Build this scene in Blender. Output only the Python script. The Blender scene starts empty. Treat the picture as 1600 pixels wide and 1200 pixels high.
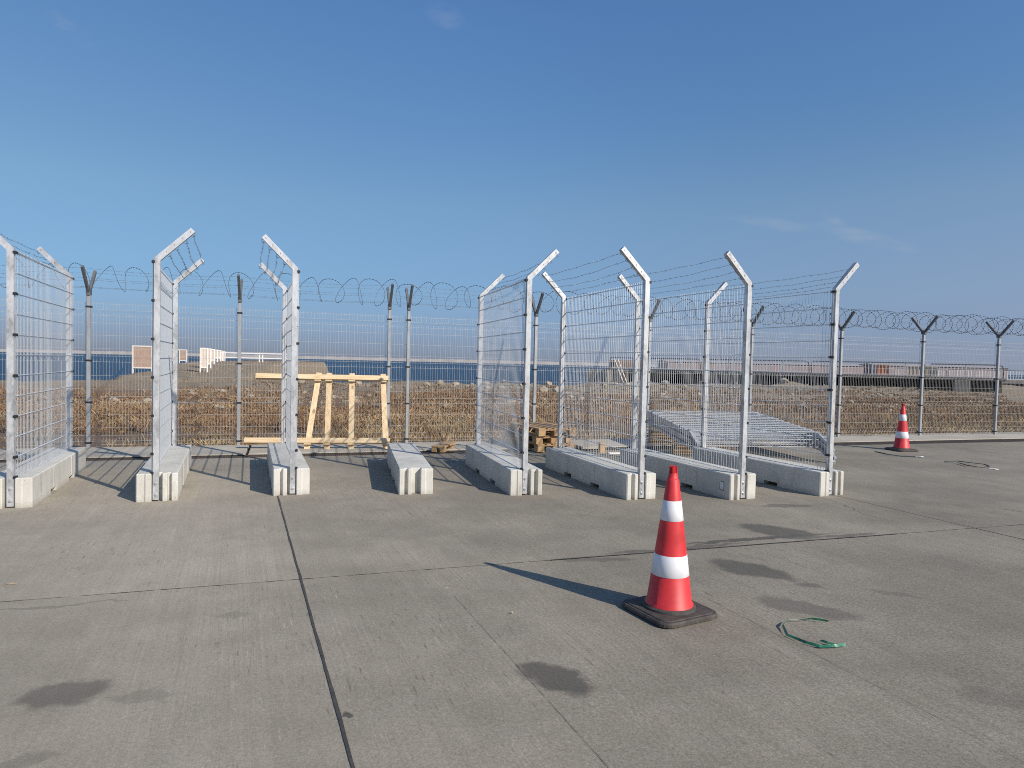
import bpy, math, random
import numpy as np
from mathutils import Vector, Matrix, noise as mnoise
R = math.radians
rnd = random.Random(7)
scene = bpy.context.scene
col = scene.collection

# ------------------------------------------------------------------ camera
F_PX, PITCH, ROLL, EYE = 1039.69, 0.0319, 0.0236, 1.65
cam_d = bpy.data.cameras.new('camera')
cam = bpy.data.objects.new('camera', cam_d)
col.objects.link(cam)
cam_d.sensor_fit = 'HORIZONTAL'
cam_d.sensor_width = 36.0
cam_d.lens = 36.0 * F_PX / 1600.0
cam_d.clip_start = 0.05
cam_d.clip_end = 12000
cp, sp = math.cos(PITCH), math.sin(PITCH)
cr, sr = math.cos(ROLL), math.sin(ROLL)
right0, up0, fwd = Vector((1, 0, 0)), Vector((0, sp, cp)), Vector((0, cp, -sp))
rx = right0 * cr + up0 * sr
ux = up0 * cr - right0 * sr
M = Matrix((rx, ux, -fwd)).transposed().to_4x4()
M.translation = (0, 0, EYE)
cam.matrix_world = M
scene.camera = cam

# ------------------------------------------------------------------ sky, sun, exposure
SUN_EL, SUN_ROT = R(31.5), math.atan2(1.266, -0.992)
world = bpy.data.worlds.new('World')
scene.world = world
world.use_nodes = True
wn = world.node_tree
bg = wn.nodes['Background']
sky = wn.nodes.new('ShaderNodeTexSky')
sky.sky_type = 'NISHITA'
sky.sun_disc = False
sky.sun_elevation = SUN_EL
sky.sun_rotation = SUN_ROT
sky.altitude = 0
sky.air_density = 1.0
sky.dust_density = 0.6
sky.ozone_density = 2.5
SKY_STRENGTH = 0.11
SKY_TINT = [(0.0, (0.37, 0.47, 0.84)), (0.03, (0.35, 0.47, 0.85)), (0.10, (0.50, 0.68, 0.93)), (0.22, (0.73, 0.91, 1.0)), (0.45, (0.78, 1.08, 1.31)), (1.0, (0.78, 1.08, 1.31))]
bg.inputs[1].default_value = SKY_STRENGTH

sun_d = bpy.data.lights.new('sun', 'SUN')
sun_d.energy = 5.0
sun_d.angle = R(0.53)
sun_d.color = (1.0, 0.915, 0.80)
sun = bpy.data.objects.new('sun', sun_d)
col.objects.link(sun)
to_sun = Vector((math.sin(SUN_ROT) * math.cos(SUN_EL), math.cos(SUN_ROT) * math.cos(SUN_EL), math.sin(SUN_EL)))
sun.rotation_euler = to_sun.to_track_quat('Z', 'Y').to_euler()
sun.location = (20, -15, 25)

vs = scene.view_settings
vs.view_transform = 'Standard'
vs.look = 'None'
vs.exposure = 0.0
vs.gamma = 1.0
vs.use_curve_mapping = False
scene.cycles.filter_width = 1.0
scene.cycles.use_denoising = False


# ------------------------------------------------------------------ node helper
class NB:
    def __init__(self, nt):
        self.nt = nt

    def n(self, t, **kw):
        k = self.nt.nodes.new(t)
        for a, b in kw.items():
            setattr(k, a, b)
        return k

    def l(self, a, b):
        self.nt.links.new(a, b)

    def put(self, sock, v):
        if hasattr(v, 'is_output'):
            self.l(v, sock)
        else:
            sock.default_value = v

    def math(self, op, a, b=0.0, c=0.0, clamp=False):
        k = self.n('ShaderNodeMath', operation=op, use_clamp=clamp)
        self.put(k.inputs[0], a)
        self.put(k.inputs[1], b)
        self.put(k.inputs[2], c)
        return k.outputs[0]

    def vmath(self, op, a, b=None):
        k = self.n('ShaderNodeVectorMath', operation=op)
        self.put(k.inputs[0], a)
        if b is not None:
            self.put(k.inputs[1], b)
        return k.outputs['Value'] if op in ('LENGTH', 'DOT_PRODUCT') else k.outputs[0]

    def mapping(self, v, loc=(0, 0, 0), rot=(0, 0, 0), scale=(1, 1, 1)):
        k = self.n('ShaderNodeMapping')
        self.l(v, k.inputs[0])
        k.inputs[1].default_value = loc
        k.inputs[2].default_value = rot
        k.inputs[3].default_value = scale
        return k.outputs[0]

    def noise(self, v, scale, detail=4, rough=0.55, dist=0.0):
        k = self.n('ShaderNodeTexNoise')
        self.l(v, k.inputs['Vector'])
        k.inputs['Scale'].default_value = scale
        k.inputs['Detail'].default_value = detail
        k.inputs['Roughness'].default_value = rough
        k.inputs['Distortion'].default_value = dist
        return k

    def smooth(self, v, a, b, o0=0.0, o1=1.0):
        k = self.n('ShaderNodeMapRange', interpolation_type='SMOOTHSTEP')
        self.put(k.inputs[0], v)
        for i, x in enumerate((a, b, o0, o1)):
            k.inputs[i + 1].default_value = x
        return k.outputs[0]

    def lin(self, v, a, b, o0=0.0, o1=1.0):
        k = self.n('ShaderNodeMapRange')
        self.put(k.inputs[0], v)
        for i, x in enumerate((a, b, o0, o1)):
            k.inputs[i + 1].default_value = x
        return k.outputs[0]

    def mix(self, fac, a, b, mode='MIX'):
        k = self.n('ShaderNodeMix', data_type='RGBA', blend_type=mode)
        self.put(k.inputs[0], fac)
        for i, v in ((6, a), (7, b)):
            if hasattr(v, 'is_output'):
                self.l(v, k.inputs[i])
            else:
                k.inputs[i].default_value = (*v, 1) if len(v) == 3 else v
        return k.outputs[2]

    def ramp(self, v, stops):
        k = self.n('ShaderNodeValToRGB')
        self.l(v, k.inputs[0])
        e = k.color_ramp.elements
        while len(e) < len(stops):
            e.new(0.5)
        for i, (p, c) in enumerate(stops):
            e[i].position = p
            e[i].color = (*c, 1)
        return k.outputs[0]

    def bump(self, h, strength=0.3, dist=0.01, normal=None):
        k = self.n('ShaderNodeBump')
        k.inputs['Strength'].default_value = strength
        k.inputs['Distance'].default_value = dist
        self.l(h, k.inputs['Height'])
        if normal is not None:
            self.l(normal, k.inputs['Normal'])
        return k.outputs[0]


def new_mat(name, base=(0.5, 0.5, 0.5), rough=0.6, metal=0.0):
    m = bpy.data.materials.new(name)
    m.use_nodes = True
    nb = NB(m.node_tree)
    p = m.node_tree.nodes['Principled BSDF']
    p.inputs['Base Color'].default_value = (*base, 1)
    p.inputs['Roughness'].default_value = rough
    p.inputs['Metallic'].default_value = metal
    return m, nb, p


def world_pos(nb):
    return nb.n('ShaderNodeNewGeometry').outputs['Position']


def obj_pos(nb):
    """object coordinates shifted by a random offset for each object"""
    tc = nb.n('ShaderNodeTexCoord').outputs['Object']
    oi = nb.n('ShaderNodeObjectInfo').outputs['Random']
    off = nb.math('MULTIPLY', oi, 37.0)
    return nb.vmath('ADD', tc, off)


# faint cirrus in the sky, as brightness of the sky itself
def build_sky_nodes():
    nb = NB(wn)
    d = nb.n('ShaderNodeTexCoord').outputs['Generated']
    dn = nb.vmath('NORMALIZE', d)

    def wisp(px, py, ang, la, lb):
        # direction towards the wisp, and axes tangent to the sky
        a, b = px - 800, py - 600
        u, v = cr * a + sr * b, -sr * a + cr * b
        w = (right0 * (u / F_PX) + fwd - up0 * (v / F_PX)).normalized()
        e1 = w.cross(Vector((0, 0, 1))).normalized()
        e2 = e1.cross(w).normalized()
        t1 = e1 * math.cos(ang) + e2 * math.sin(ang)
        t2 = -e1 * math.sin(ang) + e2 * math.cos(ang)
        warp = nb.noise(dn, 9.0, 3)
        wv = nb.math('SUBTRACT', warp.outputs[0], 0.5)
        x = nb.vmath('DOT_PRODUCT', nb.vmath('SUBTRACT', dn, tuple(w)), tuple(t1))
        y = nb.vmath('DOT_PRODUCT', nb.vmath('SUBTRACT', dn, tuple(w)), tuple(t2))
        y = nb.math('ADD', y, nb.math('MULTIPLY', wv, lb * 2.2))
        x2 = nb.math('POWER', nb.math('ABSOLUTE', nb.math('DIVIDE', x, la)), 2.0)
        y2 = nb.math('POWER', nb.math('ABSOLUTE', nb.math('DIVIDE', y, lb)), 2.0)
        g = nb.math('SUBTRACT', 1.0, nb.math('ADD', x2, y2), clamp=True)
        return g
    ws = [wisp(1345, 372, R(-17), 0.075, 0.011), wisp(1215, 350, R(-14), 0.075, 0.009), wisp(1300, 345, R(-38), 0.035, 0.008),
          wisp(695, 22, R(-20), 0.03, 0.02), wisp(105, 50, R(-30), 0.035, 0.012)]
    tot = ws[0]
    for w_, k in zip(ws[1:], (0.7, 0.8, 0.6, 0.5)):
        tot = nb.math('MAXIMUM', tot, nb.math('MULTIPLY', w_, k))
    fine = nb.noise(nb.mapping(dn, rot=(0, 0, 0.3), scale=(1, 1, 4)), 16, 6, 0.65)
    tot = nb.math('MULTIPLY', tot, nb.smooth(fine.outputs[0], 0.3, 0.75))
    tot = nb.math('MULTIPLY', tot, 0.22)
    # clear blue overhead, lilac haze low down: the air's own tint by height, the same all round
    sx = nb.n('ShaderNodeSeparateXYZ')
    nb.l(dn, sx.inputs[0])
    tint = nb.ramp(nb.math('ABSOLUTE', sx.outputs[2]), SKY_TINT)
    base = nb.mix(1.0, sky.outputs[0], tint, 'MULTIPLY')
    # low haze, paler towards the sun's side of the sky
    az = nb.vmath('DOT_PRODUCT', dn, (math.sin(SUN_ROT), math.cos(SUN_ROT), 0))
    f = nb.lin(az, -1.0, 1.0)
    base = nb.mix(nb.smooth(f, 0.22, 0.0), base, nb.mix(1.0, base, (0.93, 0.88, 0.84), 'MULTIPLY'))
    fall = nb.smooth(nb.math('ABSOLUTE', sx.outputs[2]), 0.36, 0.0)
    hz = nb.math('MULTIPLY', nb.math('MULTIPLY', f, 1.35), fall, clamp=True)
    base = nb.mix(hz, base, (2.75, 3.35, 4.6))
    c = nb.mix(tot, base, (5.2, 5.2, 5.4))
    nb.l(c, bg.inputs[0])


build_sky_nodes()


# ------------------------------------------------------------------ mesh helper
class MB:
    def __init__(self):
        self.v, self.f, self.mi = [], [], []

    def quadbox(self, c8, mi=0):
        b = len(self.v)
        self.v += [tuple(p) for p in c8]
        for q in ((0, 3, 2, 1), (4, 5, 6, 7), (0, 1, 5, 4), (1, 2, 6, 5), (2, 3, 7, 6), (3, 0, 4, 7)):
            self.f.append(tuple(b + i for i in q))
            self.mi.append(mi)

    def box(self, x0, x1, y0, y1, z0, z1, mi=0):
        self.quadbox([(x0, y0, z0), (x1, y0, z0), (x1, y1, z0), (x0, y1, z0), (x0, y0, z1), (x1, y0, z1), (x1, y1, z1), (x0, y1, z1)], mi)

    def bevbox(self, x0, x1, y0, y1, z0, z1, b=0.004, mi=0):
        """box with its vertical and top edges taken off"""
        self.prism([(x0 + b, y0), (x1 - b, y0), (x1, y0 + b), (x1, y1 - b), (x1 - b, y1), (x0 + b, y1), (x0, y1 - b), (x0, y0 + b)], z0, z1, b, mi)

    def beam(self, p0, p1, w, h, up=(0, 0, 1), mi=0, w1=None, h1=None):
        p0, p1 = Vector(p0), Vector(p1)
        d = (p1 - p0).normalized()
        s = d.cross(Vector(up)).normalized()
        u = s.cross(d).normalized()
        c = []
        for p, ww, hh in ((p0, w, h), (p1, w1 or w, h1 or h)):
            for a, b_ in ((-1, -1), (1, -1), (1, 1), (-1, 1)):
                c.append(p + s * (a * ww / 2) + u * (b_ * hh / 2))
        b = len(self.v)
        self.v += [tuple(p) for p in c]
        for q in ((3, 2, 1, 0), (4, 5, 6, 7), (0, 1, 5, 4), (1, 2, 6, 5), (2, 3, 7, 6), (3, 0, 4, 7)):
            self.f.append(tuple(b + i for i in q))
            self.mi.append(mi)

    def tube(self, pts, r, n=5, caps=True, closed=False, mi=0):
        pts = [Vector(p) for p in pts]
        b = len(self.v)
        N = len(pts)
        prev = None
        for i, p in enumerate(pts):
            if closed:
                d = pts[(i + 1) % N] - pts[i - 1]
            else:
                d = pts[min(i + 1, N - 1)] - pts[max(i - 1, 0)]
            d = d.normalized() if d.length > 1e-9 else Vector((0, 0, 1))
            if prev is None:
                a = Vector((0, 0, 1)) if abs(d.z) < 0.9 else Vector((1, 0, 0))
                s = d.cross(a).normalized()
            else:
                s = (prev - d * prev.dot(d)).normalized()
            prev = s
            u = d.cross(s)
            rr = r[i] if isinstance(r, (list, tuple)) else r
            for k in range(n):
                t = 2 * math.pi * (k + 0.5) / n
                self.v.append(tuple(p + s * (rr * math.cos(t)) + u * (rr * math.sin(t))))
        M_ = N if closed else N - 1
        for i in range(M_):
            i2 = (i + 1) % N
            for k in range(n):
                k2 = (k + 1) % n
                self.f.append((b + i * n + k, b + i * n + k2, b + i2 * n + k2, b + i2 * n + k))
                self.mi.append(mi)
        if caps and not closed:
            self.f.append(tuple(b + k for k in reversed(range(n))))
            self.f.append(tuple(b + (N - 1) * n + k for k in range(n)))
            self.mi += [mi, mi]

    def lathe(self, prof, n=32, mi=0, cap0=False, cap1=False, c=(0, 0)):
        b = len(self.v)
        for r, z in prof:
            for k in range(n):
                t = 2 * math.pi * k / n
                self.v.append((c[0] + r * math.cos(t), c[1] + r * math.sin(t), z))
        for i in range(len(prof) - 1):
            for k in range(n):
                k2 = (k + 1) % n
                self.f.append((b + i * n + k, b + i * n + k2, b + (i + 1) * n + k2, b + (i + 1) * n + k))
                self.mi.append(mi)
        if cap0:
            self.f.append(tuple(b + k for k in reversed(range(n))))
            self.mi.append(mi)
        if cap1:
            o = b + (len(prof) - 1) * n
            self.f.append(tuple(o + k for k in range(n)))
            self.mi.append(mi)

    @staticmethod
    def inset(poly, d):
        N = len(poly)
        out = []
        for i in range(N):
            p0, p1, p2 = (Vector(poly[i - 1]), Vector(poly[i]), Vector(poly[(i + 1) % N]))
            a, b = (p1 - p0).normalized(), (p2 - p1).normalized()
            n1, n2 = Vector((-a.y, a.x)), Vector((-b.y, b.x))
            m = n1 + n2
            k = m.length_squared
            m = m * (2 / k) if k > 1e-6 else n1
            q = p1 + m * (d * min(1.0, 2.0 / max(m.length, 1e-6)))
            out.append((q.x, q.y))
        return out

    def prism(self, poly, z0, z1, bev=0.0, mi=0, bottom=True, top=True):
        """counter-clockwise plan outline pulled up; bev takes the top edge off"""
        b = len(self.v)
        N = len(poly)
        levels = [(poly, z0)]
        if bev > 0:
            levels += [(poly, z1 - bev), (self.inset(poly, bev), z1)]
        else:
            levels += [(poly, z1)]
        for pl, z in levels:
            self.v += [(p[0], p[1], z) for p in pl]
        for L in range(len(levels) - 1):
            for i in range(N):
                j = (i + 1) % N
                self.f.append((b + L * N + i, b + L * N + j, b + (L + 1) * N + j, b + (L + 1) * N + i))
                self.mi.append(mi)
        if bottom:
            self.f.append(tuple(b + i for i in reversed(range(N))))
            self.mi.append(mi)
        if top:
            o = b + (len(levels) - 1) * N
            self.f.append(tuple(o + i for i in range(N)))
            self.mi.append(mi)

    def xf(self, mat, start=0):
        for i in range(start, len(self.v)):
            self.v[i] = tuple(mat @ Vector(self.v[i]))

    def mesh(self, name, mats, smooth=False):
        me = bpy.data.meshes.new(name)
        me.from_pydata(self.v, [], self.f)
        for m in (mats if isinstance(mats, (list, tuple)) else [mats]):
            me.materials.append(m)
        if any(self.mi):
            me.polygons.foreach_set('material_index', self.mi)
        if smooth:
            me.polygons.foreach_set('use_smooth', [True] * len(me.polygons))
        me.update()
        return me

    def build(self, name, mats, parent=None, smooth=False, loc=None, rotz=None):
        return link(name, self.mesh(name, mats, smooth), parent, loc, rotz)


def link(name, data, parent=None, loc=None, rotz=None):
    o = bpy.data.objects.new(name, data)
    col.objects.link(o)
    if parent is not None:
        o.parent = parent
    if loc is not None:
        o.location = loc
    if rotz is not None:
        o.rotation_euler = (0, 0, rotz)
    return o


def tag(o, label=None, cat=None, group=None, kind=None):
    if label:
        o['label'] = label
    if cat:
        o['category'] = cat
    if group:
        o['group'] = group
    if kind:
        o['kind'] = kind
    return o


def thing(name, loc, rotz, label, cat, group=None):
    o = link(name, None, None, loc, rotz)
    o.empty_display_size = 0.2
    return tag(o, label, cat, group)


def copy_tree(o, parent=None):
    c = o.copy()
    col.objects.link(c)
    if parent is not None:
        c.parent = parent
    for ch in [q for q in bpy.data.objects if q.parent == o and q is not c]:
        copy_tree(ch, c)
    return c


# ------------------------------------------------------------------ materials
SLAB_YAW = 0.39
STAINS = [  # x, y, half length, half width, angle, strength
    (-2.14, 3.16, 0.22, 0.125, 0.2, 0.58), (-1.76, 3.17, 0.15, 0.07, 0.2, 0.26), (-1.95, 2.62, 0.16, 0.06, 0.5, 0.3),
    (0.26, 3.47, 0.235, 0.15, -0.75, 0.80), (2.0, 5.42, 0.38, 0.19, -0.72, 0.72), (2.32, 5.05, 0.12, 0.07, -0.6, 0.5),
    (2.08, 4.55, 0.36, 0.16, -0.5, 0.5), (2.75, 6.72, 0.40, 0.24, -0.55, 0.75), (2.45, 6.42, 0.9, 0.05, 0.33, 0.85),
    (1.55, 6.0, 0.75, 0.06, 0.33, 0.62), (3.3, 6.6, 0.5, 0.05, 0.32, 0.55), (-0.72, 3.05, 0.05, 0.022, -1.0, 1.0),
    (0.75, 5.6, 0.35, 0.07, 0.1, 0.45), (3.35, 8.0, 0.35, 0.1, 0.1, 0.55), (-0.9, 2.45, 0.10, 0.05, 0.2, 0.25),
    (-1.75, 4.2, 0.14, 0.05, 0.2, 0.25), (2.9, 4.9, 0.25, 0.05, -0.5, 0.3), (-0.2, 2.4, 0.1, 0.04, 0.4, 0.22), (2.6, 3.3, 0.3, 0.1, -0.4, 0.25),
    (6.5, 7.77, 0.75, 0.018, -0.585, 0.9), (4.1, 8.1, 0.6, 0.012, -1.5, 0.6), (-3.0, 4.25, 0.6, 0.02, 0.33, 0.35),
]


def make_concrete_ground():
    m, nb, p = new_mat('weathered_apron_concrete')
    pos = world_pos(nb)
    loc = nb.mapping(pos, rot=(0, 0, -SLAB_YAW))           # y runs along the broom marks
    big = nb.noise(pos, 0.45, 5, 0.6).outputs[0]
    mid = nb.noise(pos, 3.2, 8, 0.62).outputs[0]
    grain = nb.noise(pos, 110, 3, 0.7).outputs[0]
    pebble = nb.noise(pos, 38, 4, 0.7).outputs[0]
    streak = nb.noise(nb.mapping(loc, scale=(62, 0.8, 1)), 1.0, 4, 0.75).outputs[0]
    streak2 = nb.noise(nb.mapping(loc, scale=(9, 0.25, 1)), 1.0, 3, 0.6).outputs[0]
    worn = nb.smooth(nb.noise(pos, 0.7, 4, 0.6).outputs[0], 0.38, 0.62)
    # paler, smoother concrete towards the left; darker and coarser towards the right
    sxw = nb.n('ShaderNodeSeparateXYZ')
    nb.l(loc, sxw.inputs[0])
    bare = nb.smooth(nb.math('ADD', sxw.outputs[0], nb.math('MULTIPLY', nb.math('SUBTRACT', big, 0.5), 4.0)), -1.6, 4.2)  # left-to-right mask, its border broken up by noise
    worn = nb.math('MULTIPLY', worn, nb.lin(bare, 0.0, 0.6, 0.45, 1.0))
    c = nb.ramp(big, [(0.3, (0.212, 0.190, 0.151)), (0.5, (0.252, 0.226, 0.180)), (0.72, (0.288, 0.259, 0.207))])
    c = nb.mix(nb.math('MULTIPLY', nb.smooth(mid, 0.35, 0.7), 0.30), c, (0.33, 0.30, 0.25))
    dark = nb.smooth(nb.noise(nb.mapping(pos, loc=(9, 4, 0)), 1.9, 7, 0.7).outputs[0], 0.56, 0.75)
    c = nb.mix(nb.math('MULTIPLY', dark, 0.35), c, (0.150, 0.142, 0.126))
    sf = nb.math('MULTIPLY', nb.lin(streak, 0.25, 0.75), worn)
    c = nb.mix(1.0, c, nb.ramp(nb.math('ADD', nb.math('MULTIPLY', sf, 0.5), 0.25), [(0.0, (0.62, 0.62, 0.62)), (1.0, (1.38, 1.38, 1.38))]), 'MULTIPLY')
    c = nb.mix(1.0, c, nb.ramp(streak2, [(0.2, (0.93, 0.93, 0.93)), (0.8, (1.07, 1.07, 1.07))]), 'MULTIPLY')
    c = nb.mix(1.0, c, nb.ramp(grain, [(0.25, (0.72, 0.72, 0.72)), (0.75, (1.26, 1.26, 1.26))]), 'MULTIPLY')
    c = nb.mix(1.0, c, nb.ramp(pebble, [(0.25, (0.84, 0.84, 0.84)), (0.75, (1.16, 1.16, 1.16))]), 'MULTIPLY')
    # short broken-out tine marks and rougher patches
    dash = nb.noise(nb.mapping(loc, scale=(46, 5.5, 1)), 1.0, 3, 0.6).outputs[0]
    rough_zone = nb.smooth(nb.noise(nb.mapping(pos, loc=(3, 17, 0)), 0.55, 5, 0.65).outputs[0], 0.42, 0.60)
    c = nb.mix(nb.math('MULTIPLY', nb.math('MULTIPLY', nb.smooth(dash, 0.60, 0.70), rough_zone), 0.62), c, (0.085, 0.077, 0.065))
    c = nb.mix(nb.math('MULTIPLY', nb.math('MULTIPLY', nb.smooth(dash, 0.38, 0.28), rough_zone), 0.45), c, (0.40, 0.37, 0.31))
    blot = nb.noise(nb.mapping(pos, loc=(5, 2, 0)), 7.5, 6, 0.7).outputs[0]
    c = nb.mix(nb.math('MULTIPLY', nb.smooth(blot, 0.60, 0.74), 0.40), c, (0.12, 0.11, 0.094))
    # little dark specks and pale chips
    vo = nb.n('ShaderNodeTexVoronoi')
    nb.l(pos, vo.inputs['Vector'])
    vo.inputs['Scale'].default_value = 3.1
    spk = nb.smooth(nb.math('ADD', vo.outputs['Distance'], nb.math('MULTIPLY', mid, 0.05)), 0.035, 0.085, 1, 0)
    pick = nb.n('ShaderNodeSeparateColor')
    nb.l(vo.outputs['Color'], pick.inputs[0])
    spk_d = nb.math('MULTIPLY', spk, nb.smooth(pick.outputs[0], 0.62, 0.75))
    spk_l = nb.math('MULTIPLY', spk, nb.smooth(pick.outputs[1], 0.86, 0.9))
    c = nb.mix(nb.math('MULTIPLY', spk_d, 0.5), c, (0.09, 0.085, 0.075))
    c = nb.mix(nb.math('MULTIPLY', spk_l, 0.6), c, (0.5, 0.49, 0.46))
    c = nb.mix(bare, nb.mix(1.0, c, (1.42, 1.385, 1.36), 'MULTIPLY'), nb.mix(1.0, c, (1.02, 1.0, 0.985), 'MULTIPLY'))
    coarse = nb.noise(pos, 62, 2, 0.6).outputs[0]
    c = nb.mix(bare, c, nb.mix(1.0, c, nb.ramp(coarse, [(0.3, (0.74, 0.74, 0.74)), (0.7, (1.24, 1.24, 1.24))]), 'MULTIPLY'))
    # damp and oil stains, each with its own outline
    wn_ = nb.noise(pos, 5.0, 6, 0.6)
    wv = nb.vmath('SUBTRACT', wn_.outputs['Color'], (0.5, 0.5, 0.5))
    sc_ = nb.n('ShaderNodeVectorMath', operation='SCALE')
    nb.l(wv, sc_.inputs[0])
    sc_.inputs['Scale'].default_value = 0.24
    wpos = nb.vmath('MULTIPLY', nb.vmath('ADD', pos, sc_.outputs[0]), (1, 1, 0))
    tot = None
    for (x, y, a, b, ang, s) in STAINS:
        q = nb.vmath('SUBTRACT', wpos, (x, y, 0))
        q = nb.mapping(q, rot=(0, 0, -ang))
        q = nb.vmath('MULTIPLY', q, (1 / a, 1 / b, 0))
        d = nb.vmath('LENGTH', q)
        t = nb.smooth(d, 0.72, 1.13, min(1.0, s * 1.12), 0.0)
        tot = t if tot is None else nb.math('MAXIMUM', tot, t)
    soak = nb.math('MULTIPLY', tot, nb.lin(pebble, 0.2, 0.7, 0.75, 1.0), clamp=True)
    c = nb.mix(nb.math('MULTIPLY', soak, 0.92), c, (0.070, 0.064, 0.055))
    cast_tone = nb.n('ShaderNodeObjectInfo').outputs['Color']          # each slab's own pour
    c = nb.mix(1.0, c, cast_tone, 'MULTIPLY')
    nb.l(c, p.inputs['Base Color'])
    nb.l(nb.math('SUBTRACT', 0.9, nb.math('MULTIPLY', soak, 0.22)), p.inputs['Roughness'])
    p.inputs['Specular IOR Level'].default_value = 0.3
    h = nb.math('ADD', nb.math('MULTIPLY', sf, 0.9), nb.math('ADD', nb.math('MULTIPLY', grain, 0.5), nb.math('MULTIPLY', mid, 0.6)))
    nb.l(nb.bump(h, 0.5, 0.005), p.inputs['Normal'])
    return m


def make_strip_concrete():
    m, nb, p = new_mat('pale_strip_concrete', rough=0.9)
    pos = world_pos(nb)
    a = nb.noise(pos, 1.1, 7, 0.65).outputs[0]
    g = nb.noise(pos, 60, 4, 0.7).outputs[0]
    c = nb.ramp(a, [(0.3, (0.33, 0.29, 0.235)), (0.55, (0.43, 0.385, 0.315)), (0.75, (0.49, 0.445, 0.37))])
    c = nb.mix(1.0, c, nb.ramp(g, [(0.25, (0.8, 0.8, 0.8)), (0.75, (1.18, 1.18, 1.18))]), 'MULTIPLY')
    nb.l(c, p.inputs['Base Color'])
    nb.l(nb.bump(g, 0.4, 0.005), p.inputs['Normal'])
    return m


def make_block_concrete():
    m, nb, p = new_mat('precast_block_concrete', rough=0.85)
    pos = obj_pos(nb)
    a = nb.noise(pos, 2.2, 7, 0.6).outputs[0]
    b = nb.noise(nb.mapping(pos, scale=(3, 3, 0.8)), 3.0, 6, 0.65).outputs[0]
    g = nb.noise(pos, 70, 3, 0.7).outputs[0]
    vo = nb.n('ShaderNodeTexVoronoi')
    nb.l(pos, vo.inputs['Vector'])
    vo.inputs['Scale'].default_value = 26
    pore = nb.smooth(vo.outputs['Distance'], 0.08, 0.17, 1, 0)
    pore = nb.math('MULTIPLY', pore, nb.smooth(b, 0.45, 0.6))
    c = nb.ramp(a, [(0.28, (0.46, 0.44, 0.39)), (0.55, (0.575, 0.555, 0.50)), (0.78, (0.64, 0.62, 0.57))])
    c = nb.mix(nb.math('MULTIPLY', nb.smooth(b, 0.52, 0.74), 0.6), c, (0.34, 0.315, 0.25))
    c = nb.mix(nb.math('MULTIPLY', pore, 0.6), c, (0.16, 0.15, 0.13))
    c = nb.mix(1.0, c, nb.ramp(g, [(0.25, (0.92, 0.92, 0.92)), (0.75, (1.07, 1.07, 1.07))]), 'MULTIPLY')
    # dirt splashed up from the ground
    tc = nb.n('ShaderNodeSeparateXYZ')
    nb.l(world_pos(nb), tc.inputs[0])
    foot = nb.smooth(nb.math('ADD', tc.outputs[2], nb.math('MULTIPLY', b, 0.10)), 0.03, 0.12, 1, 0)
    c = nb.mix(nb.math('MULTIPLY', foot, 0.45), c, (0.22, 0.20, 0.165))
    nb.l(c, p.inputs['Base Color'])
    nb.l(nb.bump(nb.math('ADD', nb.math('SUBTRACT', nb.math('MULTIPLY', g, 0.5), nb.math('MULTIPLY', pore, 1.2)), nb.math('MULTIPLY', b, 2.0)), 0.35, 0.004), p.inputs['Normal'])
    return m


def make_galv(name, lo, hi, metal, rough, scale=1.0):
    m, nb, p = new_mat(name, metal=metal)
    pos = obj_pos(nb)
    vo = nb.n('ShaderNodeTexVoronoi')
    nb.l(nb.mapping(pos, scale=(1, 1, 0.6)), vo.inputs['Vector'])
    vo.inputs['Scale'].default_value = 55 * scale
    sepc = nb.n('ShaderNodeSeparateColor')
    nb.l(vo.outputs['Color'], sepc.inputs[0])
    cl = nb.noise(nb.mapping(pos, scale=(1, 1, 0.45)), 9 * scale, 5, 0.65).outputs[0]
    f = nb.math('ADD', nb.math('MULTIPLY', sepc.outputs[0], 0.35), nb.math('MULTIPLY', nb.smooth(cl, 0.33, 0.62), 0.65))
    nb.l(nb.mix(f, lo, hi), p.inputs['Base Color'])
    nb.l(nb.lin(f, 0, 1, rough + 0.12, rough - 0.08), p.inputs['Roughness'])
    nb.l(nb.bump(cl, 0.15, 0.004), p.inputs['Normal'])
    return m


def make_wood(name, a, b, c_, axis=2, knots=True):
    m, nb, p = new_mat(name, rough=0.75)
    pos = obj_pos(nb)
    s = [14, 14, 14]
    s[axis] = 1.1
    g = nb.noise(nb.mapping(pos, scale=tuple(s)), 1.6, 6, 0.65, 0.6).outputs[0]
    f = nb.noise(pos, 90, 3, 0.7).outputs[0]
    c = nb.ramp(g, [(0.3, a), (0.5, b), (0.72, c_)])
    if knots:
        vo = nb.n('ShaderNodeTexVoronoi')
        s2 = [6, 6, 6]
        s2[axis] = 2.6
        nb.l(nb.mapping(pos, scale=tuple(s2)), vo.inputs['Vector'])
        vo.inputs['Scale'].default_value = 1.0
        k = nb.smooth(vo.outputs['Distance'], 0.10, 0.24, 1, 0)
        c = nb.mix(nb.math('MULTIPLY', k, 0.75), c, tuple(x * 0.35 for x in a))
    c = nb.mix(1.0, c, nb.ramp(f, [(0.25, (0.85, 0.85, 0.85)), (0.75, (1.12, 1.12, 1.12))]), 'MULTIPLY')
    oi = nb.n('ShaderNodeObjectInfo').outputs['Random']
    c = nb.mix(1.0, c, nb.ramp(oi, [(0, (0.86, 0.85, 0.83)), (1, (1.1, 1.1, 1.1))]), 'MULTIPLY')
    nb.l(c, p.inputs['Base Color'])
    nb.l(nb.bump(g, 0.25, 0.004), p.inputs['Normal'])
    return m


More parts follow.
